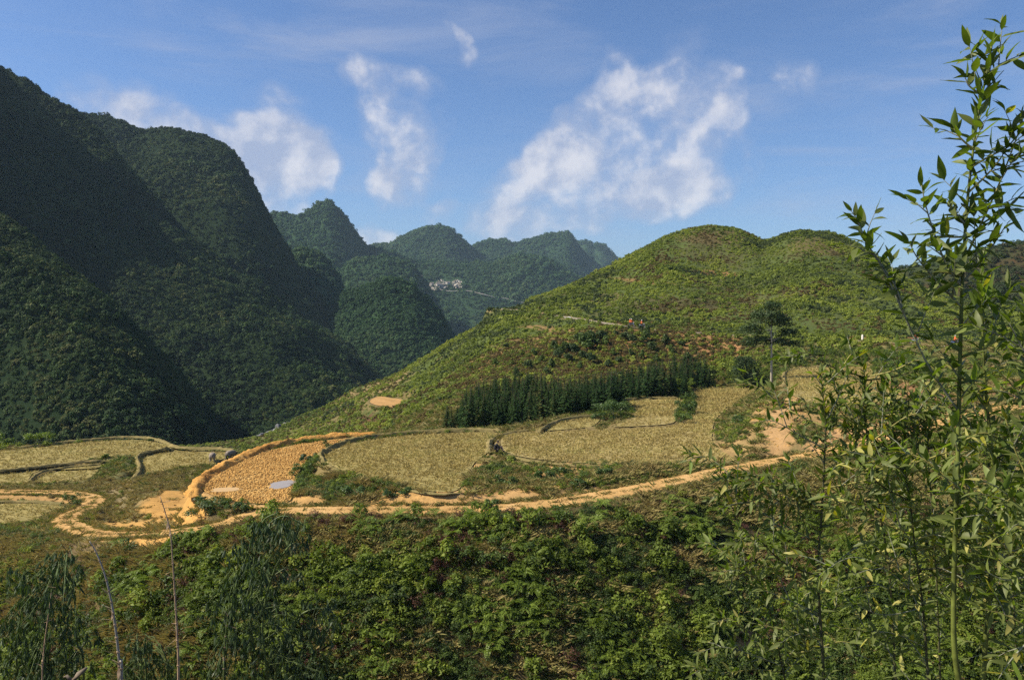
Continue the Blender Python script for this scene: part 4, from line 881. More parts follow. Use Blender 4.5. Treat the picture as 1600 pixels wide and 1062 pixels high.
# ---- broad-leaved trees, single shrubs
M_tree = mat_leaf('tree_leaves', [(0.022, 0.040, 0.016), (0.038, 0.066, 0.022), (0.058, 0.090, 0.030), (0.12, 0.15, 0.055)], 0.6, 0.25, 0.2, 0.5, wamt=.15)
M_shr = mat_leaf('shrub_leaves', [(0.030, 0.060, 0.016), (0.055, 0.10, 0.024), (0.085, 0.14, 0.032), (0.12, 0.17, 0.045)], 0.5, 0.25, 0.35, 0.5, wamt=.15)
def tree(loc, h, lobes, label, n=2600, ls=.30, mat=M_tree, bark=M_palebark, tr=.16, seed=1, group=None, cat='tree', name='tree', lean=(0, 0)):
    e = prop(empty(name, loc), label, cat, group)
    link('crown', crown_mesh('crown', mat, n, lobes, ls, .45, seed, .35, .9, .3), e)
    rr = random.Random(seed); mb = MB(); top = Vector((lean[0], lean[1], h*.9)); mid = Vector((lean[0]*.35+.05, lean[1]*.3, h*.45))
    mb.tube([(0, 0, -.5), (0.02, 0, h*.12), mid, top], [tr*1.3, tr, tr*.75, tr*.2], 8, .3); mb.build('trunk', bark, e, smooth=True)
    br = MB()
    for c, rad in lobes:
        c = Vector(c); s = mid.lerp(top, rr.uniform(.0, .6)); br.tube([s, s.lerp(c, .5)+Vector((0, 0, rad[2]*.15)), c], [tr*.35, tr*.22, tr*.08], 5, .3, False)
    br.build('branches', bark, e); return e
p = Hd(1205, 612, 100, 116)
K = p.y/F   # metres per photo pixel there
tree(p, 11.0, [((-.4, 0, 9.0), (2.3, 2.0, 1.6)), ((1.3, .5, 8.6), (1.7, 1.6, 1.3)), ((-2.4, .2, 7.6), (1.7, 1.5, 1.2)), ((2.2, 0, 7.2), (1.5, 1.4, .9)), ((.1, 0, 10.6), (1.4, 1.2, .9)), ((-3.0, 0, 6.0), (1.4, 1.2, .8)), ((-1.2, .5, 6.2), (1.5, 1.2, .9)), ((2.5, .3, 5.9), (1.4, 1.0, .6)), ((1.2, .6, 6.2), (1.2, 1.1, .6)), ((-1.6, .3, 9.6), (1.0, 1.0, .8))],
     'tall slim tree with a pale bare trunk standing at the edge of the upper terrace', 6500, .30, tr=.15, seed=11)
p = W(1166, 600, 117); p.z = float(H(p.x, p.y)); tree(p, 5.0, [((0, 0, 3.0), (1.9, 1.6, 1.7)), ((-1.2, 0, 2.2), (1.2, 1.1, 1.2)), ((.9, 0, 1.7), (1.3, 1.2, 1.2)), ((-.3, 0, 1.0), (1.8, 1.4, .9)), ((-.9, 0, 4.0), (.9, .9, .8))],
     'bushy round dark tree low behind the tall slim tree with the pale trunk', 3600, .28, bark=M_bark, seed=12)
def bush(px, py, d0, d1, w, h, label, seed, mat=M_shr, n=700, ls=.16, group=None, name='shrub', cat='shrub', sink=.1):
    q = Hd(px, py, d0, d1); rr = random.Random(seed); e = prop(empty(name, (q.x, q.y, q.z-sink)), label, cat, group)
    lobes = [((rr.uniform(-.55, .55)*w, rr.uniform(-.3, .3)*w, h*rr.uniform(.2, .8)), (w*rr.uniform(.14, .30), w*rr.uniform(.15, .3), h*rr.uniform(.14, .32))) for _ in range(9)]
    link('foliage', crown_mesh('foliage', mat, n, lobes, ls, .45, seed, .3, .9, .35), e)
    mb = MB(); 
    for c, rad in lobes: mb.tube([(0, 0, -.1), (c[0]*.4, c[1]*.4, c[2]*.6), c], [.03, .02, .008], 4, .2, False)
    mb.build('stem', M_bark, e); return e
bush(322, 806, 47, 62, 2.1, 1.4, 'dark rounded bush growing at the foot of the orange clay bank', 401, M_shr, 1500, .15)
bush(372, 800, 47, 62, 1.2, .8, 'small bush on the lip of the ploughed orange paddy', 402)
bush(960, 664, 85, 106, 3.0, 2.0, 'broad green shrub on the bank between the two small back terraces', 403, M_shr, 1600, .18)
bush(940, 668, 84, 100, 2.0, .9, 'low spreading shrub at the left foot of the broad shrub between the small terraces', 404)
bush(1072, 646, 88, 108, 1.7, 1.9, 'upright green shrub on the bank curving round the right small terrace', 405, M_shr, 1200, .17)
bush(1068, 662, 80, 100, 1.6, 1.3, 'shrub at the near end of the curved terrace bank', 406)
bush(1078, 626, 98, 118, 1.5, 1.4, 'shrub at the far end of the curved terrace bank below the firs', 407)
bush(1070, 618, 112, 120, 2.6, 2.2, 'yellowish feathery shrub in front of the firs at the back of the terraces', 408, M_fern, 1300, .2)
bush(765, 800, 48, 54, .8, 1.0, 'small upright bush right beside the dirt track', 409)
bush(790, 757, 50, 60, 1.2, .8, 'fresh green shrub on the eroded bank below the sitting person', 410)
bush(850, 748, 52, 60, 1.3, .8, 'green shrub on the grassy bank under the large right terrace', 411)
bush(880, 738, 54, 62, 1.2, .7, 'small shrub just under the rim of the large right terrace', 412)
bush(905, 760, 50, 58, .9, .7, 'little round shrub above the dirt track midway along the bank', 413)
bush(945, 745, 53, 60, 1.0, .8, 'tufted shrub right of the little round one on the terrace bank', 414)
bush(112, 782, 60, 80, 1.5, 1.4, 'dark bush alone on the brown slope left of the bend in the track', 415, M_underd)
bush(472, 742, 56, 68, 1.3, 1.2, 'dense dark bush between the orange paddy and the first straw terrace', 416, M_underd)
bush(486, 722, 60, 74, 1.3, 1.0, 'leafy bush along the upper side of the orange paddy edge', 417)
bush(520, 700, 66, 80, 1.4, .9, 'low hedge-like bush at the far corner of the orange paddy', 418, M_underd)
bush(560, 775, 48, 58, 1.6, .8, 'matted shrub on the slope beneath the first straw terrace', 419, M_shr, 900)
bush(620, 774, 48, 58, 1.4, .6, 'flat leafy shrub beneath the front corner of the first terrace', 420)
bush(1420, 585, 80, 112, 3.2, 2.4, 'big bush overhanging the red clay bank at the right', 421, M_shr, 1700, .2)
bush(1385, 575, 90, 118, 2.4, 1.7, 'bush at the corner of the upper straw terrace beside the red bank', 422, M_shr, 1200, .18)
bush(1160, 660, 60, 84, 1.8, .9, 'low green bush on the clay knoll right of the large terrace', 423)
bush(60, 692, 118, 150, 3.4, 2.6, 'pale green bamboo-like clump behind the far left terrace', 424, M_fern, 1000, .3)
bush(8, 692, 118, 150, 3.0, 2.6, 'pale green clump at the left edge behind the far terrace', 425, M_fern, 900, .3)
# young trees planted over the brown hillside: single things built as copies
YT = []
for k in range(4):
    rr = random.Random(430+k); lobes = [((rr.uniform(-.35, .35), rr.uniform(-.35, .35), rr.uniform(.4, 1.1)), (rr.uniform(.35, .55),)*2+(rr.uniform(.35, .6),)) for _ in range(4)]
    mb = MB(); mb.tube([(0, 0, -.2), (0, 0, .7)], [.05, .03], 5, .2); YT.append((crown_mesh('foliage', M_tree if k % 2 else M_underd, 420, lobes, .26, .45, 430+k, .3, .9, .3), mb.mesh('trunk', M_bark)))
def young(px, py, d0, d1, s, label, group):
    q = Hd(px, py, d0, d1); k = r0.randrange(4); e = prop(empty('young_tree', (q.x, q.y, q.z-.1), r0.uniform(0, 6)), label, 'young tree', group); e.scale = (s, s, s*r0.uniform(.9, 1.25)); link('crown', YT[k][0], e); link('trunk', YT[k][1], e)
for px, py, s in [(893,548,1.7),(905,541,1.9),(916,548,2.1),(928,543,2.0),(938,530,1.7),(880,553,1.5),(922,535,1.5),(900,556,1.4),(945,541,1.3),(910,560,1.3),(868,548,1.3),(873,560,1.4),(1008,536,1.6),(1018,546,1.5),(1010,525,1.3),(990,538,1.3),(1040,540,1.3),(975,533,1.3)]:
    young(px, py, 118, 200, s, 'dark young tree in the clump on the brown hillside below the road', 'young trees clumped on the brown hillside')
for px, py, s in [(887,566,1.3),(926,568,1.3),(862,575,1.0),(824,578,1.2),(845,566,1.0),(957,556,.9),(968,566,1.0),(987,556,.9),(1002,560,.9),(1025,566,1.0),(950,575,.9),(905,577,.9),(835,556,.9),(855,586,1.0),(808,590,1.1),(830,596,.9),(1050,552,1.0),(1065,540,1.0),(1075,562,.9),(790,545,.9),(775,572,.9)]:
    young(px, py, 118, 200, s, 'small round young tree standing apart on the bare brown hillside', 'young trees dotted over the brown hillside')

# ---- skinned bodies
def skin(name, J, E, root, mat, parent=None, lvl=1):
    "J: joint -> ((x, y, z), radius); E: pairs"
    keys = list(J); me = bpy.data.meshes.new(name); me.from_pydata([J[k][0] for k in keys], [(keys.index(a), keys.index(b)) for a, b in E], [])
    o = link(name, me, parent); me.materials.append(mat); o.modifiers.new('skin', 'SKIN')
    sv = me.skin_vertices[0].data if me.skin_vertices else None
    if sv is None:
        with bpy.context.temp_override(object=o, active_object=o): bpy.ops.mesh.customdata_skin_add()
        sv = me.skin_vertices[0].data
    for k, v in zip(keys, sv): rr = J[k][1]; v.radius = (rr, rr) if not hasattr(rr, '__len__') else rr
    sv[keys.index(root)].use_root = True
    md = o.modifiers.new('smooth', 'SUBSURF'); md.levels = lvl; md.render_levels = lvl
    o.modifiers['skin'].use_smooth_shade = True
    return o
M_skin = mat_plain('skin', (0.55, 0.33, 0.23), .55, .08); M_black = mat_plain('black_cloth', (0.018, 0.018, 0.022), .85, .3); M_trouser = mat_plain('dark_trousers', (0.045, 0.035, 0.035), .85, .3)
M_hair = mat_plain('hair', (0.012, 0.010, 0.009), .5, .2); M_cream = mat_plain('pale_cloth', (0.55, 0.50, 0.42), .8, .1); M_shoe = mat_plain('shoe', (0.05, 0.04, 0.04), .6, .2)
def hand(mat, at, dirv, up, parent, s=1.0, curl=.9):
    at, dirv, up = Vector(at), Vector(dirv).normalized(), Vector(up).normalized(); side = dirv.cross(up).normalized(); up = side.cross(dirv)
    J = {'w': (at, .022*s), 'p': (at+dirv*.05*s, .030*s), 'k': (at+dirv*.085*s, .034*s)}; E = [('w', 'p'), ('p', 'k')]
    for i, L in enumerate((.070, .080, .074, .058)):
        b = at+dirv*.09*s+side*(i-1.5)*.020*s; m_ = b+(dirv*cos(curl*.6)-up*sin(curl*.6))*L*.55*s; t_ = m_+(dirv*cos(curl*1.5)-up*sin(curl*1.5))*L*.5*s
        J['b%d' % i] = (b, .0095*s); J['m%d' % i] = (m_, .0085*s); J['t%d' % i] = (t_, .007*s); E += [('k', 'b%d' % i), ('b%d' % i, 'm%d' % i), ('m%d' % i, 't%d' % i)]
    a = at+dirv*.03*s+side*-.034*s; J['a'] = (a, .012*s); J['c'] = (a+dirv*.03*s-side*.02*s-up*.01*s, .010*s); J['d'] = (a+dirv*.055*s-side*.02*s-up*.025*s, .008*s); E += [('p', 'a'), ('a', 'c'), ('c', 'd')]
    return skin('hand', {k: (tuple(v[0]), v[1]) for k, v in J.items()}, E, 'w', mat, parent)
def head(at, face, parent, mat=M_skin, hair=M_hair, s=1.0):
    at, f = Vector(at), Vector(face).normalized(); r = f.cross(Vector((0, 0, 1))).normalized(); u = r.cross(f)
    mb = MB(); mb.ball((0, 0, 0), (.075*s, .093*s, .115*s), 12, 9); mb.ball((0, .088*s, -.012*s), (.012*s, .02*s, .022*s), 6, 4)
    for sg in (-1, 1): mb.ball((sg*.077*s, 0, -.005*s), (.012*s, .02*s, .03*s), 6, 4)
    R = Matrix((r, f, u)).transposed().to_4x4(); R.translation = at
    h = mb.build('head', mat, parent, smooth=True); h.matrix_basis = R
    m2 = MB(); m2.ball((0, -.018*s, .030*s), (.086*s, .098*s, .104*s), 12, 8); o = m2.build('hair', hair, h, smooth=True)
    m3 = MB()
    for sg in (-1, 1): m3.ball((sg*.03*s, .083*s, .012*s), (.011*s, .008*s, .006*s), 6, 4)
    m3.box((0, .086*s, -.052*s), (.042*s, .008*s, .008*s)); m3.build('features', hair, h)
# the person sitting on the corner of the bund, facing right, knees drawn up
q = WZ(775, 705, -11.78); q.z = -11.80
P_ = prop(empty('person', q, 0), 'person in a black top sitting hunched on the terrace corner with knees drawn up', 'person')
skin('torso', {'pel': ((-.05, 0, .12), (.17, .15)), 'wa': ((-.05, 0, .28), (.145, .125)), 'ch': ((.02, 0, .46), (.18, .14)), 'sh': ((.07, 0, .60), (.14, .10)), 'nk': ((.11, 0, .68), .062),
     'sl': ((.07, .17, .56), .075), 'el': ((.25, .22, .36), .055), 'wl': ((.43, .08, .40), .04), 'sr': ((.07, -.17, .56), .075), 'er': ((.25, -.24, .36), .055), 'wr': ((.43, -.08, .40), .04)},
     [('pel','wa'),('wa','ch'),('ch','sh'),('sh','nk'),('sh','sl'),('sl','el'),('el','wl'),('sh','sr'),('sr','er'),('er','wr')], 'pel', M_black, P_, 2)
skin('trousers', {'pel': ((-.03, 0, .11), (.165, .14)), 'hl': ((.08, .10, .12), .10), 'kl': ((.42, .13, .44), .075), 'al': ((.56, .12, .10), .05), 'hr': ((.08, -.10, .12), .10), 'kr': ((.42, -.13, .44), .075), 'ar': ((.56, -.12, .10), .05)},
     [('pel','hl'),('hl','kl'),('kl','al'),('pel','hr'),('hr','kr'),('kr','ar')], 'pel', M_trouser, P_, 2)
skin('shins', {'k': ((.455, -.135, .40), .066), 'a': ((.59, -.125, .10), .046), 'k2': ((.455, .135, .40), .066), 'a2': ((.59, .125, .10), .046), 'm': ((.455, 0, .41), .03)}, [('k','a'),('k2','a2'),('k','m'),('m','k2')], 'm', M_skin, P_, 2)
for sg in (-1, 1):
    skin('shoe', {'h': ((.54, sg*.12, .045), .045), 'm': ((.63, sg*.125, .035), .045), 't': ((.73, sg*.13, .025), .035)}, [('h','m'),('m','t')], 'h', M_shoe, P_)
    hand(M_skin, (.43, sg*.08, .40), (.35, -sg*.9, -.1), (.8, .2, .4), P_)
head((.16, 0, .80), (1, -.15, -.12), P_)

# ---- two buffaloes seen from behind, walking up beside the orange bank
M_buf = mat_plain('buffalo_hide', (0.23, 0.19, 0.15), .75, .35, 5); M_horn = mat_plain('horn', (0.06, 0.05, 0.045), .5, .2)
def buffalo(loc, rz, label, s=1.0):
    e = prop(empty('water_buffalo', loc, rz), label, 'buffalo', 'grazing buffaloes'); e.scale = (s, s, s)
    J = {'pel': ((0, -.62, 1.02), (.33, .36)), 'bel': ((0, -.1, .92), (.40, .42)), 'che': ((0, .50, .98), (.34, .40)), 'nk': ((0, .95, .88), (.19, .25)), 'hd': ((0, 1.28, .62), (.14, .17)), 'mz': ((0, 1.52, .36), (.09, .10)), 'rump': ((0, -.92, .98), (.24, .27))}
    E = [('pel','bel'),('bel','che'),('che','nk'),('nk','hd'),('hd','mz'),('pel','rump')]
    for sg, n in ((-1, 'l'), (1, 'r')):
        J.update({'h'+n: ((sg*.22, -.72, .80), .20), 'k'+n: ((sg*.24, -.58, .58), .13), 'o'+n: ((sg*.23, -.80, .34), .075), 'f'+n: ((sg*.23, -.76, .10), .062), 'q'+n: ((sg*.23, -.72, .03), .075),
                  's'+n: ((sg*.20, .52, .72), .16), 'e'+n: ((sg*.20, .50, .46), .095), 'w'+n: ((sg*.20, .54, .28), .07), 'c'+n: ((sg*.20, .53, .09), .058), 'p'+n: ((sg*.20, .57, .03), .072)})
        E += [('pel','h'+n),('h'+n,'k'+n),('k'+n,'o'+n),('o'+n,'f'+n),('f'+n,'q'+n),('che','s'+n),('s'+n,'e'+n),('e'+n,'w'+n),('w'+n,'c'+n),('c'+n,'p'+n)]
    skin('body', J, E, 'pel', M_buf, e, 2)
    for sg in (-1, 1):
        mb = MB(); mb.tube([(sg*.12, 1.18, .76), (sg*.38, 1.05, .82), (sg*.50, .80, .92), (sg*.40, .58, .98)], [.05, .045, .03, .008], 6); mb.build('horn', M_horn, e, smooth=True)
        mb = MB(); mb.ball((sg*.27, 1.16, .66), (.13, .04, .06), 8, 5); mb.build('ear', M_buf, e, smooth=True)
    mb = MB(); mb.tube([(0, -1.14, 1.12), (0, -1.22, .9), (.02, -1.20, .62), (.03, -1.18, .42)], [.035, .028, .02, .04], 6); mb.build('tail', M_buf, e, smooth=True); return e
q = Hd(332, 722, 75, 125); buffalo(q, radians(17), 'grey buffalo seen from behind on the lower field, the left one of the pair', 1.1)
q = Hd(360, 719, 75, 125); buffalo(q, radians(-8), 'grey buffalo half hidden behind the orange clay bank, turned slightly sideways', 1.15)

# ---- riders on the hill road, and the white marker
M_orangecl = mat_plain('orange_jacket', (0.75, 0.17, 0.05), .7, .1); M_tyre = mat_plain('tyre_rubber', (0.02, 0.02, 0.02), .9, .2); M_bikeb = mat_plain('motorbike_paint', (0.05, 0.09, 0.20), .35, .1, spec=.5); M_chrome = mat_plain('steel', (0.22, 0.22, 0.22), .5, .1); M_white = mat_plain('white_helmet', (0.75, 0.74, 0.72), .35, .05); M_seat = mat_plain('seat_leather', (0.03, 0.03, 0.03), .6, .1)
def motorbike(loc, rz, label, paint=M_bikeb):
    e = prop(empty('motorbike', loc, rz), label, 'motorbike', 'motorbikes on the hill road')
    for y in (-.62, .62):
        mb = MB(); mb.tube([(0, y+.26*cos(a), .29+.26*sin(a)) for a in np.linspace(0, 2*pi, 17)], .045, 6, cap=False); w = mb.build('wheel', M_tyre, e)
        mb = MB(); mb.tube([(-.06, y, .29), (.06, y, .29)], .05, 8); [mb.tube([(0, y, .29), (0, y+.24*cos(a), .29+.24*sin(a))], .008, 4) for a in np.linspace(0, 2*pi, 9)[:-1]]; mb.build('spokes', M_chrome, w)
    J = {'a': ((0, .42, .78), (.10, .09)), 'b': ((0, .18, .58), (.09, .12)), 'c': ((0, -.15, .55), (.12, .14)), 'd': ((0, -.62, .68), (.11, .08)), 'f': ((0, .58, .52), (.07, .05))}
    skin('body', J, [('a','b'),('b','c'),('c','d'),('a','f')], 'b', paint, e)
    mb = MB(); mb.ball((0, -.25, .76), (.13, .42, .06), 10, 6); mb.build('seat', M_seat, e, smooth=True)
    mb = MB(); mb.tube([(-.33, .30, 1.02), (-.12, .42, .98), (.12, .42, .98), (.33, .30, 1.02)], .016, 6); mb.build('handlebar', M_chrome, e)
    for sg in (-1, 1): mb = MB(); mb.tube([(sg*.07, .42, .80), (sg*.07, .62, .29)], .022, 6); mb.build('fork', M_chrome, e)
    mb = MB(); mb.ball((0, .50, .88), (.08, .06, .08), 8, 6); mb.build('headlight', M_white, e, smooth=True)
    return e
def rider(loc, rz, label, coat=M_orangecl, back=0.0, helmet=M_white):
    e = prop(empty('person', loc, rz), label, 'person', 'people riding along the hill road'); y = -.12-back
    skin('jacket', {'pel': ((0, y, .84), (.16, .14)), 'wa': ((0, y+.02, 1.0), (.15, .12)), 'ch': ((0, y+.06, 1.2), (.19, .13)), 'sh': ((0, y+.08, 1.32), (.13, .10)), 'nk': ((0, y+.10, 1.40), .06),
         'sl': ((-.19, y+.08, 1.29), .07), 'el': ((-.30, y+.22, 1.10), .055), 'wl': ((-.30, y+.40, 1.04), .042), 'sr': ((.19, y+.08, 1.29), .07), 'er': ((.30, y+.22, 1.10), .055), 'wr': ((.30, y+.40, 1.04), .042)},
         [('pel','wa'),('wa','ch'),('ch','sh'),('sh','nk'),('sh','sl'),('sl','el'),('el','wl'),('sh','sr'),('sr','er'),('er','wr')], 'pel', coat, e)
    skin('trousers', {'pel': ((0, y, .82), (.15, .13)), 'hl': ((-.11, y+.06, .80), .09), 'kl': ((-.19, y+.42, .68), .07), 'al': ((-.17, y+.26, .34), .05), 'fl': ((-.17, y+.40, .27), .045), 'hr': ((.11, y+.06, .80), .09), 'kr': ((.19, y+.42, .68), .07), 'ar': ((.17, y+.26, .34), .05), 'fr': ((.17, y+.40, .27), .045)},
         [('pel','hl'),('hl','kl'),('kl','al'),('al','fl'),('pel','hr'),('hr','kr'),('kr','ar'),('ar','fr')], 'pel', M_trouser, e)
    for sg in (-1, 1): hand(M_skin, (sg*.30, y+.40, 1.04), (0, 1, -.1), (0, 0, 1), e)
    head((0, y+.12, 1.54), (0, 1, 0), e, hair=helmet); return e
def on_road(px):
    L = road_line; pxs = 800+F*L[:, 0]/L[:, 1]; x, y, z = [float(np.interp(px, pxs, L[:, k])) for k in range(3)]
    x2, y2 = [float(np.interp(px+12, pxs, L[:, k])) for k in range(2)]; return Vector((x, y, z+.04)), math.atan2(-(x2-x), (y2-y))
for px, lab, n in ((987, 'the first pair at the left', 2), (1003, 'just behind the pair', 1), (1430, 'seen beyond the terrace bank between the saplings', 1), (1493, 'beside the thick sapling stem', 1)):
    c, a = on_road(px); a += pi*0; t_ = Vector((-sin(a), cos(a), 0))
    motorbike(c, a, {987: 'motorbike carrying two orange jackets at the left on the hill road', 1003: 'motorbike following close behind the one with two riders', 1430: 'motorbike on the right stretch of the road under a white helmet', 1493: 'motorbike farthest right on the road beside the thick sapling stem'}[px])
    rider(c, a, {987: 'rider in an orange jacket steering the motorbike at the left', 1003: 'lone rider in orange following behind the pair', 1430: 'rider in orange with a white helmet on the right stretch of road', 1493: 'rider in orange glimpsed beside the thick sapling stem'}[px])
    if n == 2: rider(c, a, 'passenger in orange on the back of the left motorbike', back=.38)
q, a = on_road(1336); mb = MB(); mb.box((0, 0, .5), (.28, .22, 1.0)); mb.tube([(0, 0, .98), (0, 0, 1.10)], [.14, .02], 8)
o = prop(empty('marker_post', q+Vector((.4, -1.9, -.05)), a), 'white concrete marker post standing on the edge of the hill road', 'marker post')
M_concr = mat_plain('whitewash', (0.72, 0.68, 0.60), .8, .1); M_red = mat_plain('red_paint', (0.45, 0.05, 0.03), .7, .1)
mb.build('post', M_concr, o); m2 = MB(); m2.box((0, 0, -.08), (.45, .38, .24)); m2.build('base', M_bark, o)
# pale rocks on the shoulder where the road leaves the hill
M_rock = mat_plain('limestone', (0.46, 0.45, 0.43), .9, .35, 2); M_drock = mat_plain('dark_limestone', (0.16, 0.16, 0.165), .9, .4, .6)
def rock_mesh(name, mat, seed):
    rr = np.random.default_rng(seed); bm = bmesh.new(); bmesh.ops.create_icosphere(bm, subdivisions=2, radius=1)
    for v in bm.verts: k = 1+.35*math.sin(v.co.x*3+seed)+.3*math.sin(v.co.y*4+seed*2)*rr.uniform(.4, 1); v.co *= k*.8; v.co.z *= .75
    me = bpy.data.meshes.new(name); bm.to_mesh(me); bm.free(); me.materials.append(mat); return me
RK = [rock_mesh('boulder', M_rock, 500+i) for i in range(3)]
for (px, py, s, lab) in ((796, 479, .55, 'pale boulder leftmost where the road bends off the hill'), (801, 484, .55, 'pale boulder in the middle of the road bend'), (807, 484, .7, 'pale boulder nearest the road where it bends off the hill'), (887, 495, .7, 'reddish pale stone heap at the left end of the visible hill road')):
    q = Hd(px, py+2, 160, 225); o = link('boulder', RK[int(px) % 3], None, q); o.scale = (s*1.3, s, s*.8); prop(o, lab, 'boulder', 'boulders beside the hill road')
# grey rocks along the foot of the forested slope
C_rock = protos('river_rocks', [rock_mesh('rock', M_drock, 510+i) for i in range(4)])
pp = []
for t_ in np.linspace(0, 1, 520):
    px = 400+t_*150+rng.normal()*6; d = 235+rng.random()*25; x = (px-800)/F*d; py = 690-t_*62+rng.normal()*3; pp.append((x, d, (HY-py)/F*d-.5))
pp = np.array(pp); scatter('river_rocks', pp, .5+1.6*rng.random(len(pp))**2, C_rock, nproto=4, tilt=1)
# ---- quarry faces and road far off on the long ridge
V = MTN['quarryridge']; M_quarry = mat_soil('quarry_face', [(0.25, 0.23, 0.19), (0.50, 0.46, 0.39), (0.68, 0.64, 0.58)], .12, .5)
def ridge_hit(px, py, key='quarryridge'):
    Vv = MTN[key]; pxs = 800+F*Vv[..., 0]/Vv[..., 1]; pys = HY-F*Vv[..., 2]/Vv[..., 1]; q = (pxs-px)**2+(pys-py)**2; q[int(len(q)*.68):] = 1e9; i, j = np.unravel_index(np.argmin(q), q.shape); return Vector(Vv[i, j])
def scar(cx, cy, rx, ry, seed):
    c = ridge_hit(cx, cy); rr = np.random.default_rng(seed); k = c.y/F; n = 14; vs = []
    for i in range(n):
        for j in range(n):
            u, v = i/(n-1)*2-1, j/(n-1)*2-1; sh = 1-.35*abs(u)**2*(v > 0); w = ridge_hit(cx+u*rx*(1-.3*max(v, 0))+rr.normal()*.4, cy-v*ry*sh+rr.normal()*.3)
            w = Vector((c.x+u*rx*k*(1-.35*max(v, 0))*(1+rr.normal()*.05), c.y-16+v*10+rr.normal()*3.5, c.z+v*ry*k*sh*(1+rr.normal()*.06))); vs.append(w)
    mb = MB(); mb.add(vs, [(i*n+j, (i+1)*n+j, (i+1)*n+j+1, i*n+j+1) for i in range(n-1) for j in range(n-1) if rr.random() < 1.15-.55*max(abs(i/n*2-1), abs(j/n*2-1))**2 and fbm(np.array([i/3.0+seed*5]), np.array([j/3.0]), 2)[0] > -.28]); return prop(mb.build('quarry_face', M_quarry), kind='structure')
scar(690, 443, 10, 7, 1); scar(715, 442, 10, 7, 2); scar(677, 450.5, 9, 3, 3)
L = []
for px, py in [(632,437),(645,441),(665,446),(680,452),(700,455),(730,457),(755,461),(772,465),(790,469),(808,473),(825,477)]:
    L.append(ridge_hit(px, py)+Vector((0, -6, 2)))
L = smooth_open([tuple(v) for v in L], 4); mb = MB(); mb.tube([tuple(v) for v in L], 1.1, 5, .5); prop(mb.build('road', mat_plain('far_road_cut', (0.27, 0.25, 0.22), .9, .2, .05)), kind='structure')
# small pale houses beside the far road
M_hwall = mat_plain('house_wall', (0.40, 0.38, 0.34), .8, .1); M_hroof = mat_plain('house_roof', (0.25, 0.20, 0.18), .8, .2)
for i, (px, py, w, lab) in enumerate([(632,438,9,'small pale house at the left end of the far valley road'), (642,440,7,'second small pale house on the far valley road'), (658,437,7,'little house set above the far valley road'), (686,447,11,'pale hut at the foot of the left quarry face'), (700,446,9,'dark roofed hut between the two quarry faces'), (675,446,8,'pale hut left of the quarry faces')]):
    q = ridge_hit(px, py)+Vector((0, -14, 1.5)); e = prop(empty('house', q, .2*i), lab, 'house', 'houses along the far road')
    mb = MB(); mb.box((0, 0, 1.6), (w, 6, 4.2)); mb.build('wall', M_hwall, e); mb = MB(); mb.add([(-w/2-.6, -3.5, 3.6), (w/2+.6, -3.5, 3.6), (w/2+.6, 3.5, 3.6), (-w/2-.6, 3.5, 3.6), (-w/2-.6, 0, 5.6), (w/2+.6, 0, 5.6)], [(0,1,5,4),(2,3,4,5),(0,4,3),(1,2,5),(0,3,2,1)]); mb.build('roof', M_hroof, e)
    mb = MB(); mb.box((w*.2, -3.05, 1.4), (1.2, .2, 2.4)); mb.build('door', M_hroof, e)
    mb = MB(); mb.box((-w*.22, -3.05, 2.0), (1.2, .2, 1.1)); mb.build('window', M_hroof, e)

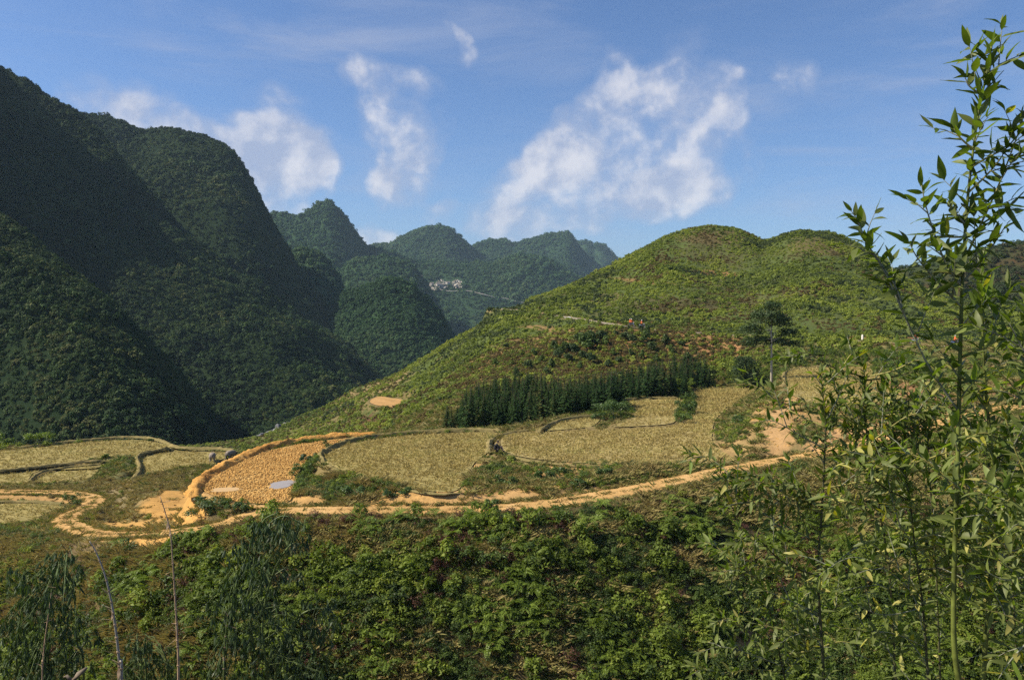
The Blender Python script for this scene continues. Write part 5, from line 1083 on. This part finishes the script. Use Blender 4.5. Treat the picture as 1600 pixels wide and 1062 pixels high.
# ------------------------------------------------------------------ bamboo and canes in the gully
M_bam = mat_leaf('bamboo_leaves', [(0.022, 0.040, 0.015), (0.038, 0.068, 0.024), (0.062, 0.10, 0.032), (0.11, 0.145, 0.055)], 0.5, 0.2, 0.3, 1.2, wamt=.1)
M_culm = mat_plain('green_culm', (0.10, 0.14, 0.045), .5, .3, 4); M_cane = mat_plain('dry_cane', (0.42, 0.30, 0.19), .8, .35, 6); M_greycane = mat_plain('grey_cane', (0.30, 0.28, 0.24), .7, .2, 6)
def bamboo(d, base_px, culms, blobs, label, seed, leaf=.20, nb=420):
    "culms: lists of (column,row) up the plant; blobs: ellipses (cx, cy, rx, ry, weight) in which bunches of hanging leaves grow"
    r = np.random.default_rng(seed); bx = (base_px-800)/F*d; bz = float(H(bx, d)); e = prop(empty('bamboo', (bx, d, bz)), label, 'bamboo', 'bamboo clumps in the gully')
    tips = []
    for i, cu in enumerate(culms):
        dd = d+r.normal()*.5; pts = [(bx+r.normal()*.4, d+r.normal()*.3, bz-.3)]+[((px-800)/F*dd, dd, (HY-py)/F*dd) for px, py in cu]; Lp = smooth_open(pts, 6)-np.array((bx, d, bz)); tips.append(Lp)
        mb = MB(); n = len(Lp); mb.tube([tuple(v) for v in Lp], [.030*(1-.8*k/n)+.004 for k in range(n)], 6, .5); cm_ = mb.build('culm', M_culm, e, smooth=True)
    C, N, U, S, Wd, A = [], [], [], [], [], []; tw = MB()
    w = np.array([b[4] for b in blobs], float); w /= w.sum()
    allp = np.vstack(tips)
    for k in range(nb):
        b = blobs[r.choice(len(blobs), p=w)]; an, q = r.random()*2*pi, r.random()**.55; px, py = b[0]+b[2]*q*cos(an), b[1]+b[3]*q*sin(an); dd = d+r.normal()*.55
        p = np.array(((px-800)/F*dd, dd, (HY-py)/F*dd))-np.array((bx, d, bz)); near_ = allp[np.argmin(((allp-p)**2).sum(1)+ (allp[:, 2] > p[2])*.2)]
        if r.random() < .45: tw.tube([tuple(near_), tuple((near_+p)/2+np.array((0, 0, .15))), tuple(p)], [.008, .006, .003], 3, .4, False)
        out = r.normal(size=2)*.5; lean = np.array((out[0], out[1], 0)); c = r.random()
        for j in range(r.integers(5, 9)):
            az = r.random()*2*pi; dv = np.array((cos(az)*.42, sin(az)*.42, -1.0))+lean*.5; dv /= np.linalg.norm(dv); L_ = leaf*r.uniform(.7, 1.2)
            C.append(p+dv*L_*.55); U.append(dv); N.append(np.array((cos(az), sin(az), .35))+r.normal(size=3)*.2); S.append(L_); Wd.append(L_*.17); A.append(c*.5+.5*r.random())
    Vv, Fq = leaf_quads(np.array(C), np.array(N), np.array(U), np.array(S), np.array(Wd), .02)
    link('foliage', mesh_np('foliage', Vv, Fq, M_bam, False, {'lv': np.repeat(A, 4)}), e); tw.build('twigs', M_culm, e)
    return e
bamboo(18, 420, [[(400,1080),(392,980),(395,900),(405,840),(440,806),(478,822)], [(352,1075),(358,1000),(365,930),(385,870),(410,815),(435,800)], [(430,1080),(445,1000),(470,960),(505,950),(528,965)], [(420,1085),(410,980),(425,900),(455,850),(480,860)]],
       [(425,830,40,26,1.2),(455,835,32,26,.8),(395,870,45,36,1.2),(390,925,52,40,1.6),(360,960,40,40,1),(410,980,60,45,1.8),(480,965,50,32,1.0),(400,1040,85,50,2.6),(480,1020,45,40,1),(345,1030,40,50,1),(520,950,14,14,.15),(455,895,24,10,.25)],
       'tall bamboo clump with drooping leaves arching up to the dirt track', 601, nb=820)
bamboo(17, 80, [[(75,1090),(72,1010),(78,940),(95,880),(105,862)], [(30,1090),(28,1000),(40,930),(70,880)], [(130,1090),(120,1000),(115,920),(100,880)]],
       [(95,885,36,26,1),(75,920,50,30,1.3),(60,965,65,40,1.8),(35,1010,50,50,1.6),(100,1010,60,50,1.4),(30,1050,60,40,1.5),(90,1050,60,40,1),(25,900,26,20,.4)],
       'dark bamboo clump filling the lower left corner', 602, nb=640)
bamboo(18.5, 245, [[(230,1090),(222,1040),(215,1000)], [(260,1090),(262,1040),(250,1005)]],
       [(222,1010,30,22,1),(245,1035,45,30,1.6),(205,1050,30,20,.8),(275,1050,25,24,.7)],
       'low bamboo tuft between the two larger clumps at the bottom edge', 603, nb=170)
def cane(d, pts, r0_, label, mat, nodes=True, name='dry_cane', sheath=None):
    base = pts[0]; x = (base[0]-800)/F*d; z = float(H(x, d)); e = prop(empty(name, (x, d, z)), label, 'cane', 'dead canes rising from the gully')
    L = smooth_open([(x, d, z-.2)]+[((px-800)/F*d, d, (HY-py)/F*d) for px, py in pts], 5)-np.array((x, d, z)); n = len(L)
    mb = MB(); mb.tube([tuple(v) for v in L], [r0_*(1-.78*k/n) for k in range(n)], 6); mb.build('stalk', mat, e, smooth=True)
    nd = MB()
    for k in range(6, n-2, 2): nd.tube([tuple(L[k]-np.array((0, 0, .012))), tuple(L[k]+np.array((0, 0, .012)))], r0_*(1-.78*k/n)*1.35, 6)
    nd.build('nodes', M_cane, e)
    tw = MB(); rr = random.Random(int(pts[0][0]))
    for k in range(9, n, 3):
        p = Vector(L[k]); tw.tube([p, p+Vector((rr.uniform(-.16, .16), 0, rr.uniform(.0, .16))), p+Vector((rr.uniform(-.25, .25), 0, rr.uniform(-.10, .22)))], [.006, .004, .002], 4, .5, False)
    if sheath:
        for px, py, s in sheath:
            p = Vector(((px-800)/F*d, d, (HY-py)/F*d))-Vector((x, d, z)); tw.add([p+Vector((-.02*s, -.02, -.05)), p+Vector((.0, -.04, -.12*s)), p+Vector((.03*s, -.02, -.04)), p+Vector((0, 0, .10*s))], [(0, 1, 2, 3)])
    tw.build('dry_sheaths', M_cane, e); return e
cane(15, [(279,1090),(277,1000),(274,940),(270,880),(266,830),(258,800),(250,775)], .026, 'tall bare reddish cane reaching up in front of the orange bank', M_cane, sheath=[(262,818,1.0),(266,830,.7)])
cane(13, [(190,1090),(187,1040),(181,985),(174,940),(164,898),(150,862),(140,845)], .030, 'leaning grey and brown cane left of the reddish one', M_greycane, sheath=[(186,1046,1.3),(176,958,.8)])
cane(17, [(350,1090),(350,1030),(353,985),(358,945)], .026, 'green-brown cane stub in front of the tall bamboo clump', M_culm)
cane(16, [(66,1090),(67,1040),(70,1000),(77,950),(80,925)], .018, 'thin brown cane within the dark bamboo in the corner', M_cane)
q = W(118, 1052, 12); st = prop(empty('broken_stump', (q.x, q.y, float(H(q.x, q.y)))), 'broken pale stump tip poking up at the bottom edge', 'stump'); gz = float(H(q.x, q.y))
mb = MB(); L = [(0, 0, -.3), (.02, 0, (q.z-gz)*.6), (-.05, 0, q.z-gz-.12), (.05, 0, q.z-gz), (.17, 0, q.z-gz+.09)]; mb.tube(L, [.07, .06, .05, .04, .02], 8, .5); mb.build('trunk', M_bark, st, smooth=True)
mb = MB(); mb.tube([(-.05, 0, q.z-gz-.12), (-.14, 0, q.z-gz-.03), (-.18, 0, q.z-gz-.05)], [.03, .022, .01], 6); mb.build('branch', M_bark, st, smooth=True)

# ------------------------------------------------------------------ the saplings close to the camera
M_lamina = []
def mat_lamina(name, c, under, tr):
    m, t, out = new_mat(name); geo = t.new('ShaderNodeNewGeometry'); ri = t.new('ShaderNodeObjectInfo').outputs['Random']; P = t.new('ShaderNodeTexCoord').outputs['Object']
    lv = t.new('ShaderNodeAttribute', attribute_name='lv').outputs['Fac']
    f = t.m('ADD', t.m('MULTIPLY', ri, .6), t.m('MULTIPLY', lv, .4)); v = t.m('ADD', .65, t.m('MULTIPLY', f, .8)); vc = t.new('ShaderNodeCombineColor', {0: v, 1: v, 2: v}).outputs[0]
    top = t.mixc(1.0, (*c, 1), vc, 'MULTIPLY'); bot = t.mixc(1.0, (*under, 1), vc, 'MULTIPLY')
    n = t.noise(geo.outputs['Position'], 45, 4, .6); top = t.mixc(t.m('MULTIPLY', t.sstep(n, .5, .72), .35), top, (0.13, 0.14, 0.045))
    col = t.mixc(geo.outputs['Backfacing'], top, bot)
    b = t.new('ShaderNodeBsdfPrincipled', {'Base Color': col, 'Roughness': .48, 'Specular IOR Level': .25}); tl = t.new('ShaderNodeBsdfTranslucent', {'Color': t.mixc(1.0, col, (2.0, 2.1, .55, 1), 'MULTIPLY')})
    mx = t.new('ShaderNodeMixShader', {0: tr, 1: b.outputs[0], 2: tl.outputs[0]}); t.l.new(mx.outputs[0], out.inputs[0]); return m
M_lf = mat_lamina('sapling_leaf', (0.072, 0.112, 0.018), (0.105, 0.130, 0.036), .34)
M_lfy = mat_lamina('yellowing_leaf', (0.26, 0.25, 0.03), (0.32, 0.30, 0.09), .35)
M_lfg = mat_lamina('young_sapling_leaf', (0.13, 0.19, 0.032), (0.17, 0.21, 0.06), .38)
M_stem = mat_plain('green_bark', (0.095, 0.115, 0.022), .55, .6, 9); M_darkstem = mat_plain('dark_stem', (0.06, 0.06, 0.025), .7, .4, 9); M_twig = mat_plain('yellow_green_twig', (0.26, 0.24, 0.07), .6, .25, 10); M_gtwig = mat_plain('grey_green_twig', (0.19, 0.20, 0.14), .6, .25, 10)
def lamina(seed, droop, fold, wid):
    r = np.random.default_rng(seed); K = 7; vs, A = [], []
    for i in range(K):
        t = i/(K-1); w = wid*(sin(pi*min(1, t**.75))**.85 if 0 < t < 1 else 0)*(1-.25*t); z = -droop*t*t; y = t-(droop*.3)*t*t; wv = .012*sin(t*11+seed)
        vs += [(-w, y, z+fold*w+wv), (0, y, z), (w, y, z+fold*w-wv)]
    fs = []
    for i in range(K-1):
        a = i*3; fs += [(a, a+1, a+4, a+3), (a+1, a+2, a+5, a+4)]
    return np.array(vs), np.array(fs)
LAM = {}
for mk, mm in (('g', M_lf), ('y', M_lfy), ('n', M_lfg)):
    LAM[mk] = []
    for k, (dr_, fo, wi) in enumerate([(.10, .35, .15), (.28, .25, .13), (.02, .5, .16), (.40, .3, .14), (-.08, .3, .13), (.2, .15, .16)]):
        v, f = lamina(k, dr_, fo, wi); me = mesh_np('leaf', v, f[:, ::-1], mm, True, {'lv': np.full(len(v), .5)}); LAM[mk].append((me, v, f[:, ::-1]))
def sapling(label, d, stems, branches, seed, leaf=.125, nleaf=290, yellow=.03, name='sapling', young=.1, stemr=.016, extra=0, auto=0, depth=.5, step=.026, bend=None):
    """stems / branches: lists of (column, row[, depth offset]) points at distance d; leaves sit in spirals along the upper shoots"""
    r = np.random.default_rng(seed); b0 = stems[0][0]; bx = (b0[0]-800)/F*d; bz = float(H(bx, d)); base = np.array((bx, d, bz)); e = prop(empty(name, tuple(base)), label, 'sapling', 'leafy saplings close by on the right')
    def line(pts, dd=0.0): return smooth_open([((p[0]-800)/F*(d+dd+(p[2] if len(p) > 2 else 0)), d+dd+(p[2] if len(p) > 2 else 0), (HY-p[1])/F*(d+dd+(p[2] if len(p) > 2 else 0))) for p in pts], 7)-base
    shoots = []
    for i, s in enumerate(stems):
        L = line(s); L = np.vstack([[L[0]*np.array((1, 1, 0))+np.array((0, 0, -.1))], L]); n = len(L); rr_ = stemr*(1 if i == 0 else .75)
        mb = MB(); mb.tube([tuple(v) for v in L], [rr_*(1-.86*(k/n)**1.1)+.0012 for k in range(n)], 8); mb.build('stem', M_stem if stemr > .0095 else M_darkstem, e, smooth=True); shoots.append((L, .45, rr_*.4))
    brs = []
    for i, s in enumerate(branches):
        L = line(s); n = len(L); rr_ = stemr*.36; mb = MB(); mb.tube([tuple(v) for v in L], [rr_*(1-.8*k/n)+.001 for k in range(n)], 6); mb.build('branch', M_twig if r.random() < .6 else M_gtwig, e, smooth=True); shoots.append((L, .12, rr_)); brs.append(L)
    Ls = shoots[0][0]
    for i in range(auto):
        k = int(len(Ls)*r.uniform(.28, .92)); p = Ls[k]; sx = r.choice((-1, 1)); ln = r.uniform(.35, .75)*(1.1-.5*k/len(Ls)); up_ = r.uniform(.25, .8); dp = r.normal()*.45
        L = smooth_open([p, p+np.array((sx*.4, dp*.4, up_*.30))*ln, p+np.array((sx*.75, dp*.8, up_*.75))*ln, p+np.array((sx*1.0, dp, up_*.9-r.uniform(0, .3)))*ln], 6); n = len(L)
        mb = MB(); mb.tube([tuple(v) for v in L], [.0045*(1-.75*q/n)+.001 for q in range(n)], 5); mb.build('branch', M_twig if r.random() < .7 else M_darkstem, e, smooth=True); shoots.append((L, .10, .003))
    # side twigs
    tw = MB(); twigs = []
    for L, f0, rr_ in list(shoots):
        seg = np.r_[0, np.cumsum(np.linalg.norm(np.diff(L, axis=0), axis=1))]; n = max(1, int(seg[-1]*(1-f0)/.20))
        for k in range(n):
            s = seg[-1]*(f0+(1-f0)*(k+r.random()*.8)/n); p = np.array([np.interp(s, seg, L[:, j]) for j in range(3)]); q = np.array([np.interp(min(s+.05, seg[-1]), seg, L[:, j]) for j in range(3)])-p; q /= np.linalg.norm(q)+1e-9
            sd = rnd_dirs(1, r)[0]; sd[1] *= depth*1.4; sd -= q*(sd@q); sd /= np.linalg.norm(sd)+1e-9; dv = q*.75+sd*.75+np.array((0, 0, .15)); ln = r.uniform(.10, .26)*(1.15-.5*s/seg[-1])
            T = np.array([p, p+dv*ln*.5+np.array((0, 0, .01)), p+dv*ln]); tw.tube([tuple(v) for v in T], [.0035, .0025, .0012], 5, .5, False); twigs.append((T, .25, .003))
    tw.build('twigs', M_gtwig, e, smooth=True)
    pos = []
    for L, f0, _ in shoots+twigs:
        seg = np.r_[0, np.cumsum(np.linalg.norm(np.diff(L, axis=0), axis=1))]; s = seg[-1]*f0; ph = r.random()*6.3; tip = seg[-1]
        while s <= tip+1e-6:
            p = np.array([np.interp(s, seg, L[:, j]) for j in range(3)]); q = np.array([np.interp(min(s+.03, tip), seg, L[:, j])-np.interp(max(s-.03, 0), seg, L[:, j]) for j in range(3)]); q /= np.linalg.norm(q)+1e-9
            a = np.cross(q, (0, 0, 1) if abs(q[2]) < .9 else (1, 0, 0)); a /= np.linalg.norm(a); b = np.cross(q, a); sd = a*cos(ph)+b*sin(ph); t = s/tip
            pos.append((p, q*(.45+.5*(t > .9))+sd*(1.0-.35*(t > .9)), t)); ph += 2.4; s += step*r.uniform(.7, 1.3)*(.55 if t > .85 else 1)
        pos.append((L[-1], (L[-1]-L[-2])/np.linalg.norm(L[-1]-L[-2]), 1))
    r.shuffle(pos_i := np.arange(len(pos))); nobj = 0; rest = {'g': ([], []), 'y': ([], []), 'n': ([], [])}; cnt = {'g': 0, 'y': 0, 'n': 0}
    for ii in pos_i[:nleaf+extra]:
        p, dv, t = pos[ii]; dv = dv/np.linalg.norm(dv)+np.array((0, 0, r.normal()*.22-.02)); dv /= np.linalg.norm(dv); up = np.array((0, 0, 1.0))+r.normal(size=3)*.45; up -= dv*(up@dv); up /= np.linalg.norm(up); sx = np.cross(dv, up)
        sz = leaf*r.uniform(.62, 1.15)*(.75 if t > .97 else 1); u = r.random(); mk = 'y' if u < yellow else ('n' if u < yellow+young else 'g'); k = r.integers(0, 6); M4 = Matrix(((sx[0]*sz, dv[0]*sz, up[0]*sz, p[0]), (sx[1]*sz, dv[1]*sz, up[1]*sz, p[1]), (sx[2]*sz, dv[2]*sz, up[2]*sz, p[2]), (0, 0, 0, 1)))
        if nobj < nleaf:
            o = link('leaf', LAM[mk][k][0], e); o.matrix_basis = M4; nobj += 1
            if mk == 'y': o['label'] = 'yellowing leaf'
        else:
            v = LAM[mk][k][1]; vv = v@np.array(((M4[0][0], M4[1][0], M4[2][0]), (M4[0][1], M4[1][1], M4[2][1]), (M4[0][2], M4[1][2], M4[2][2])))+p
            rest[mk][0].append(vv); rest[mk][1].append(LAM[mk][k][2]+cnt[mk]); cnt[mk] += len(v)
    for mk, mm in (('g', M_lf), ('y', M_lfy), ('n', M_lfg)):
        if rest[mk][0]:
            V_ = np.vstack(rest[mk][0]); lvv = np.repeat(r.random(len(rest[mk][0])), len(V_)//len(rest[mk][0])); prop(link('foliage', mesh_np('foliage', V_, np.vstack(rest[mk][1]), mm, True, {'lv': lvv}), e), kind='stuff')
    return e
sapling('tallest sapling with a thick green stem rising into the sky at the right', 4.0,
    [[(1500,1075),(1492,1020),(1490,960),(1492,850),(1496,740),(1498,640),(1500,560),(1503,460),(1507,380),(1512,310),(1520,240),(1530,170),(1543,110),(1550,72)]],
    [[(1496,640),(1450,570),(1412,490),(1385,430),(1358,385),(1340,345),(1330,330)], [(1412,490),(1400,450),(1372,405),(1350,375)], [(1503,450),(1475,405),(1455,350),(1445,315),(1440,290)], [(1503,480),(1465,440),(1435,405),(1420,378)], [(1508,350),(1490,330),(1480,318)],
     [(1510,400),(1535,345),(1560,290),(1585,225),(1600,180)], [(1520,260),(1545,245),(1575,230),(1600,210)], [(1500,560),(1545,540),(1590,512),(1620,490)], [(1505,440),(1540,400),(1560,370),(1572,352)], [(1522,235),(1500,215),(1490,200)], [(1535,150),(1515,135),(1508,122)], [(1514,300),(1545,270),(1568,240),(1582,205)], [(1512,330),(1550,325),(1585,310)], [(1509,370),(1480,370),(1462,362)], [(1503,430),(1470,425),(1448,430)], [(1540,120),(1565,100),(1590,88)]],
    701, .132, 300, .01, stemr=.0135, extra=300, step=.028, young=.05)
sapling('sapling with a slimmer green stem just right of the tallest one', 4.3,
    [[(1535,1080),(1540,1000),(1548,900),(1556,800),(1552,740),(1545,660),(1538,580),(1535,500),(1533,440),(1535,400)]],
    [[(1552,800),(1585,770),(1620,735)], [(1548,880),(1590,855),(1640,845)], [(1546,680),(1575,640),(1600,600),(1615,570)], [(1556,820),(1530,780),(1505,752)], [(1545,900),(1500,880),(1462,850),(1440,820)], [(1540,960),(1575,935),(1610,910)], [(1538,600),(1570,560),(1600,528)], [(1536,520),(1560,480),(1580,450)], [(1540,640),(1515,600),(1490,575)]],
    702, .125, 300, .05, stemr=.013, auto=4, extra=500, young=.2)
sapling('bushy sapling with a dark stem in front of the red and straw bank', 4.8,
    [[(1288,1080),(1284,1000),(1278,900),(1284,800),(1288,720),(1290,660),(1286,620),(1282,585)]],
    [[(1284,800),(1240,770),(1195,745),(1150,735)], [(1284,850),(1225,820),(1170,790),(1120,770)], [(1280,900),(1230,890),(1180,880),(1140,850)], [(1288,740),(1325,700),(1345,650),(1352,610)], [(1288,780),(1340,760),(1385,740)], [(1288,700),(1250,680),(1215,660),(1190,655)], [(1280,900),(1330,860),(1370,840)], [(1282,960),(1240,940),(1190,920)], [(1290,660),(1310,620),(1325,585)], [(1284,830),(1210,790),(1160,780),(1110,720),(1075,708)], [(1284,1000),(1235,985),(1185,975)]],
    703, 0.092, 300, .06, stemr=.009, auto=9, extra=1500, step=.019, young=0.20)
sapling('slender sapling with drooping paired leaves right of the bushy one', 5.0,
    [[(1400,1080),(1395,980),(1388,880),(1375,800),(1362,720),(1352,660),(1352,600),(1348,570)]],
    [[(1375,800),(1340,780),(1310,770)], [(1362,720),(1400,690),(1425,650),(1430,620)], [(1388,880),(1430,850),(1460,820)], [(1390,920),(1345,900),(1310,880)], [(1392,960),(1440,940),(1480,920)], [(1368,760),(1410,740),(1450,715)], [(1355,680),(1325,660),(1300,650)], [(1395,1000),(1350,985),(1310,980)], [(1362,720),(1395,650),(1380,600)]],
    704, 0.092, 300, .05, stemr=.007, auto=9, extra=1500, step=.019, young=0.20)
sapling('leafy low sapling with yellow leaves near the bottom right', 4.2,
    [[(1452,1090),(1446,1000),(1440,930),(1430,860),(1424,800),(1415,740),(1412,700)]],
    [[(1440,930),(1395,880),(1340,830),(1300,800)], [(1446,980),(1490,950),(1540,930)], [(1445,1010),(1400,990),(1360,985)], [(1430,860),(1470,830),(1505,815)], [(1446,1000),(1420,920),(1340,870),(1275,900)], [(1440,950),(1380,960),(1330,940)], [(1424,800),(1450,760),(1470,740)]],
    705, 0.092, 270, .16, stemr=.006, auto=10, extra=1500, step=.019, young=0.30)
sapling('sapling crowding in from the right edge with reaching yellow-green branches', 3.8,
    [[(1612,1090),(1608,980),(1606,860),(1612,740),(1608,620),(1605,520),(1608,440)]],
    [[(1608,980),(1570,960),(1530,950)], [(1606,880),(1575,860),(1545,820)], [(1612,760),(1585,700),(1570,650)], [(1608,640),(1580,600),(1560,580)], [(1608,1000),(1580,1030),(1560,1060)], [(1607,900),(1570,905),(1535,890)], [(1606,560),(1585,520),(1575,500)]],
    706, 0.100, 220, .08, stemr=.010, auto=6, extra=1500, step=.019, young=0.30)
sapling('low leafy sapling spreading across the bottom left of the sapling group', 5.6,
    [[(1235,1100),(1222,1040),(1210,980),(1195,930),(1180,890)]],
    [[(1222,1040),(1170,1020),(1125,1010),(1090,1020)], [(1215,1000),(1160,980),(1120,960)], [(1210,980),(1250,940),(1270,910)], [(1200,940),(1165,900),(1145,870)], [(1225,1050),(1180,1045),(1130,1050),(1080,1040)], [(1205,960),(1150,930),(1130,905)], [(1225,1050),(1270,1010),(1300,980)]],
    707, 0.095, 240, .08, stemr=.006, auto=9, extra=1500, step=.019, young=0.40)
sapling('sapling reaching up between the thick stem and the slender one', 5.2,
    [[(1470,1090),(1466,980),(1462,880),(1455,780),(1450,700),(1452,640),(1455,600)]],
    [[(1462,880),(1430,850),(1400,830)], [(1455,780),(1490,750),(1520,735)], [(1450,700),(1420,680),(1395,672)], [(1452,720),(1480,690),(1500,665)], [(1466,960),(1505,930),(1540,915)], [(1460,860),(1500,830),(1530,800)], [(1452,660),(1475,630),(1490,600)]],
    708, 0.090, 260, .06, stemr=.006, auto=10, extra=1500, step=.019, young=0.25)
sapling('small dense sapling at the right behind the slim stem', 5.4,
    [[(1590,1090),(1586,980),(1580,880),(1576,780),(1572,700),(1575,640)]],
    [[(1580,880),(1545,850),(1515,830)], [(1576,780),(1600,740),(1620,710)], [(1572,720),(1545,690),(1525,680)], [(1586,960),(1550,930),(1520,915)], [(1586,1000),(1620,960),(1650,950)], [(1580,900),(1615,870),(1650,850)], [(1590,1030),(1545,1010),(1505,1000)]],
    709, 0.090, 260, .08, stemr=.006, auto=10, extra=1500, step=.019, young=0.30)
# ------------------------------------------------------------------ the air
def build_haze():
    m, t, out = new_mat('haze_air')
    v = t.new('ShaderNodeVolumePrincipled', {'Color': (0.55, 0.78, 1.0, 1), 'Density': 0.00007, 'Anisotropy': 0.0})
    t.l.new(v.outputs[0], out.inputs['Volume'])
    mb = MB(); mb.box((0, 1900, 219), (15900, 8000, 600)); o = mb.build('haze', m); prop(o, kind='stuff')
build_haze()
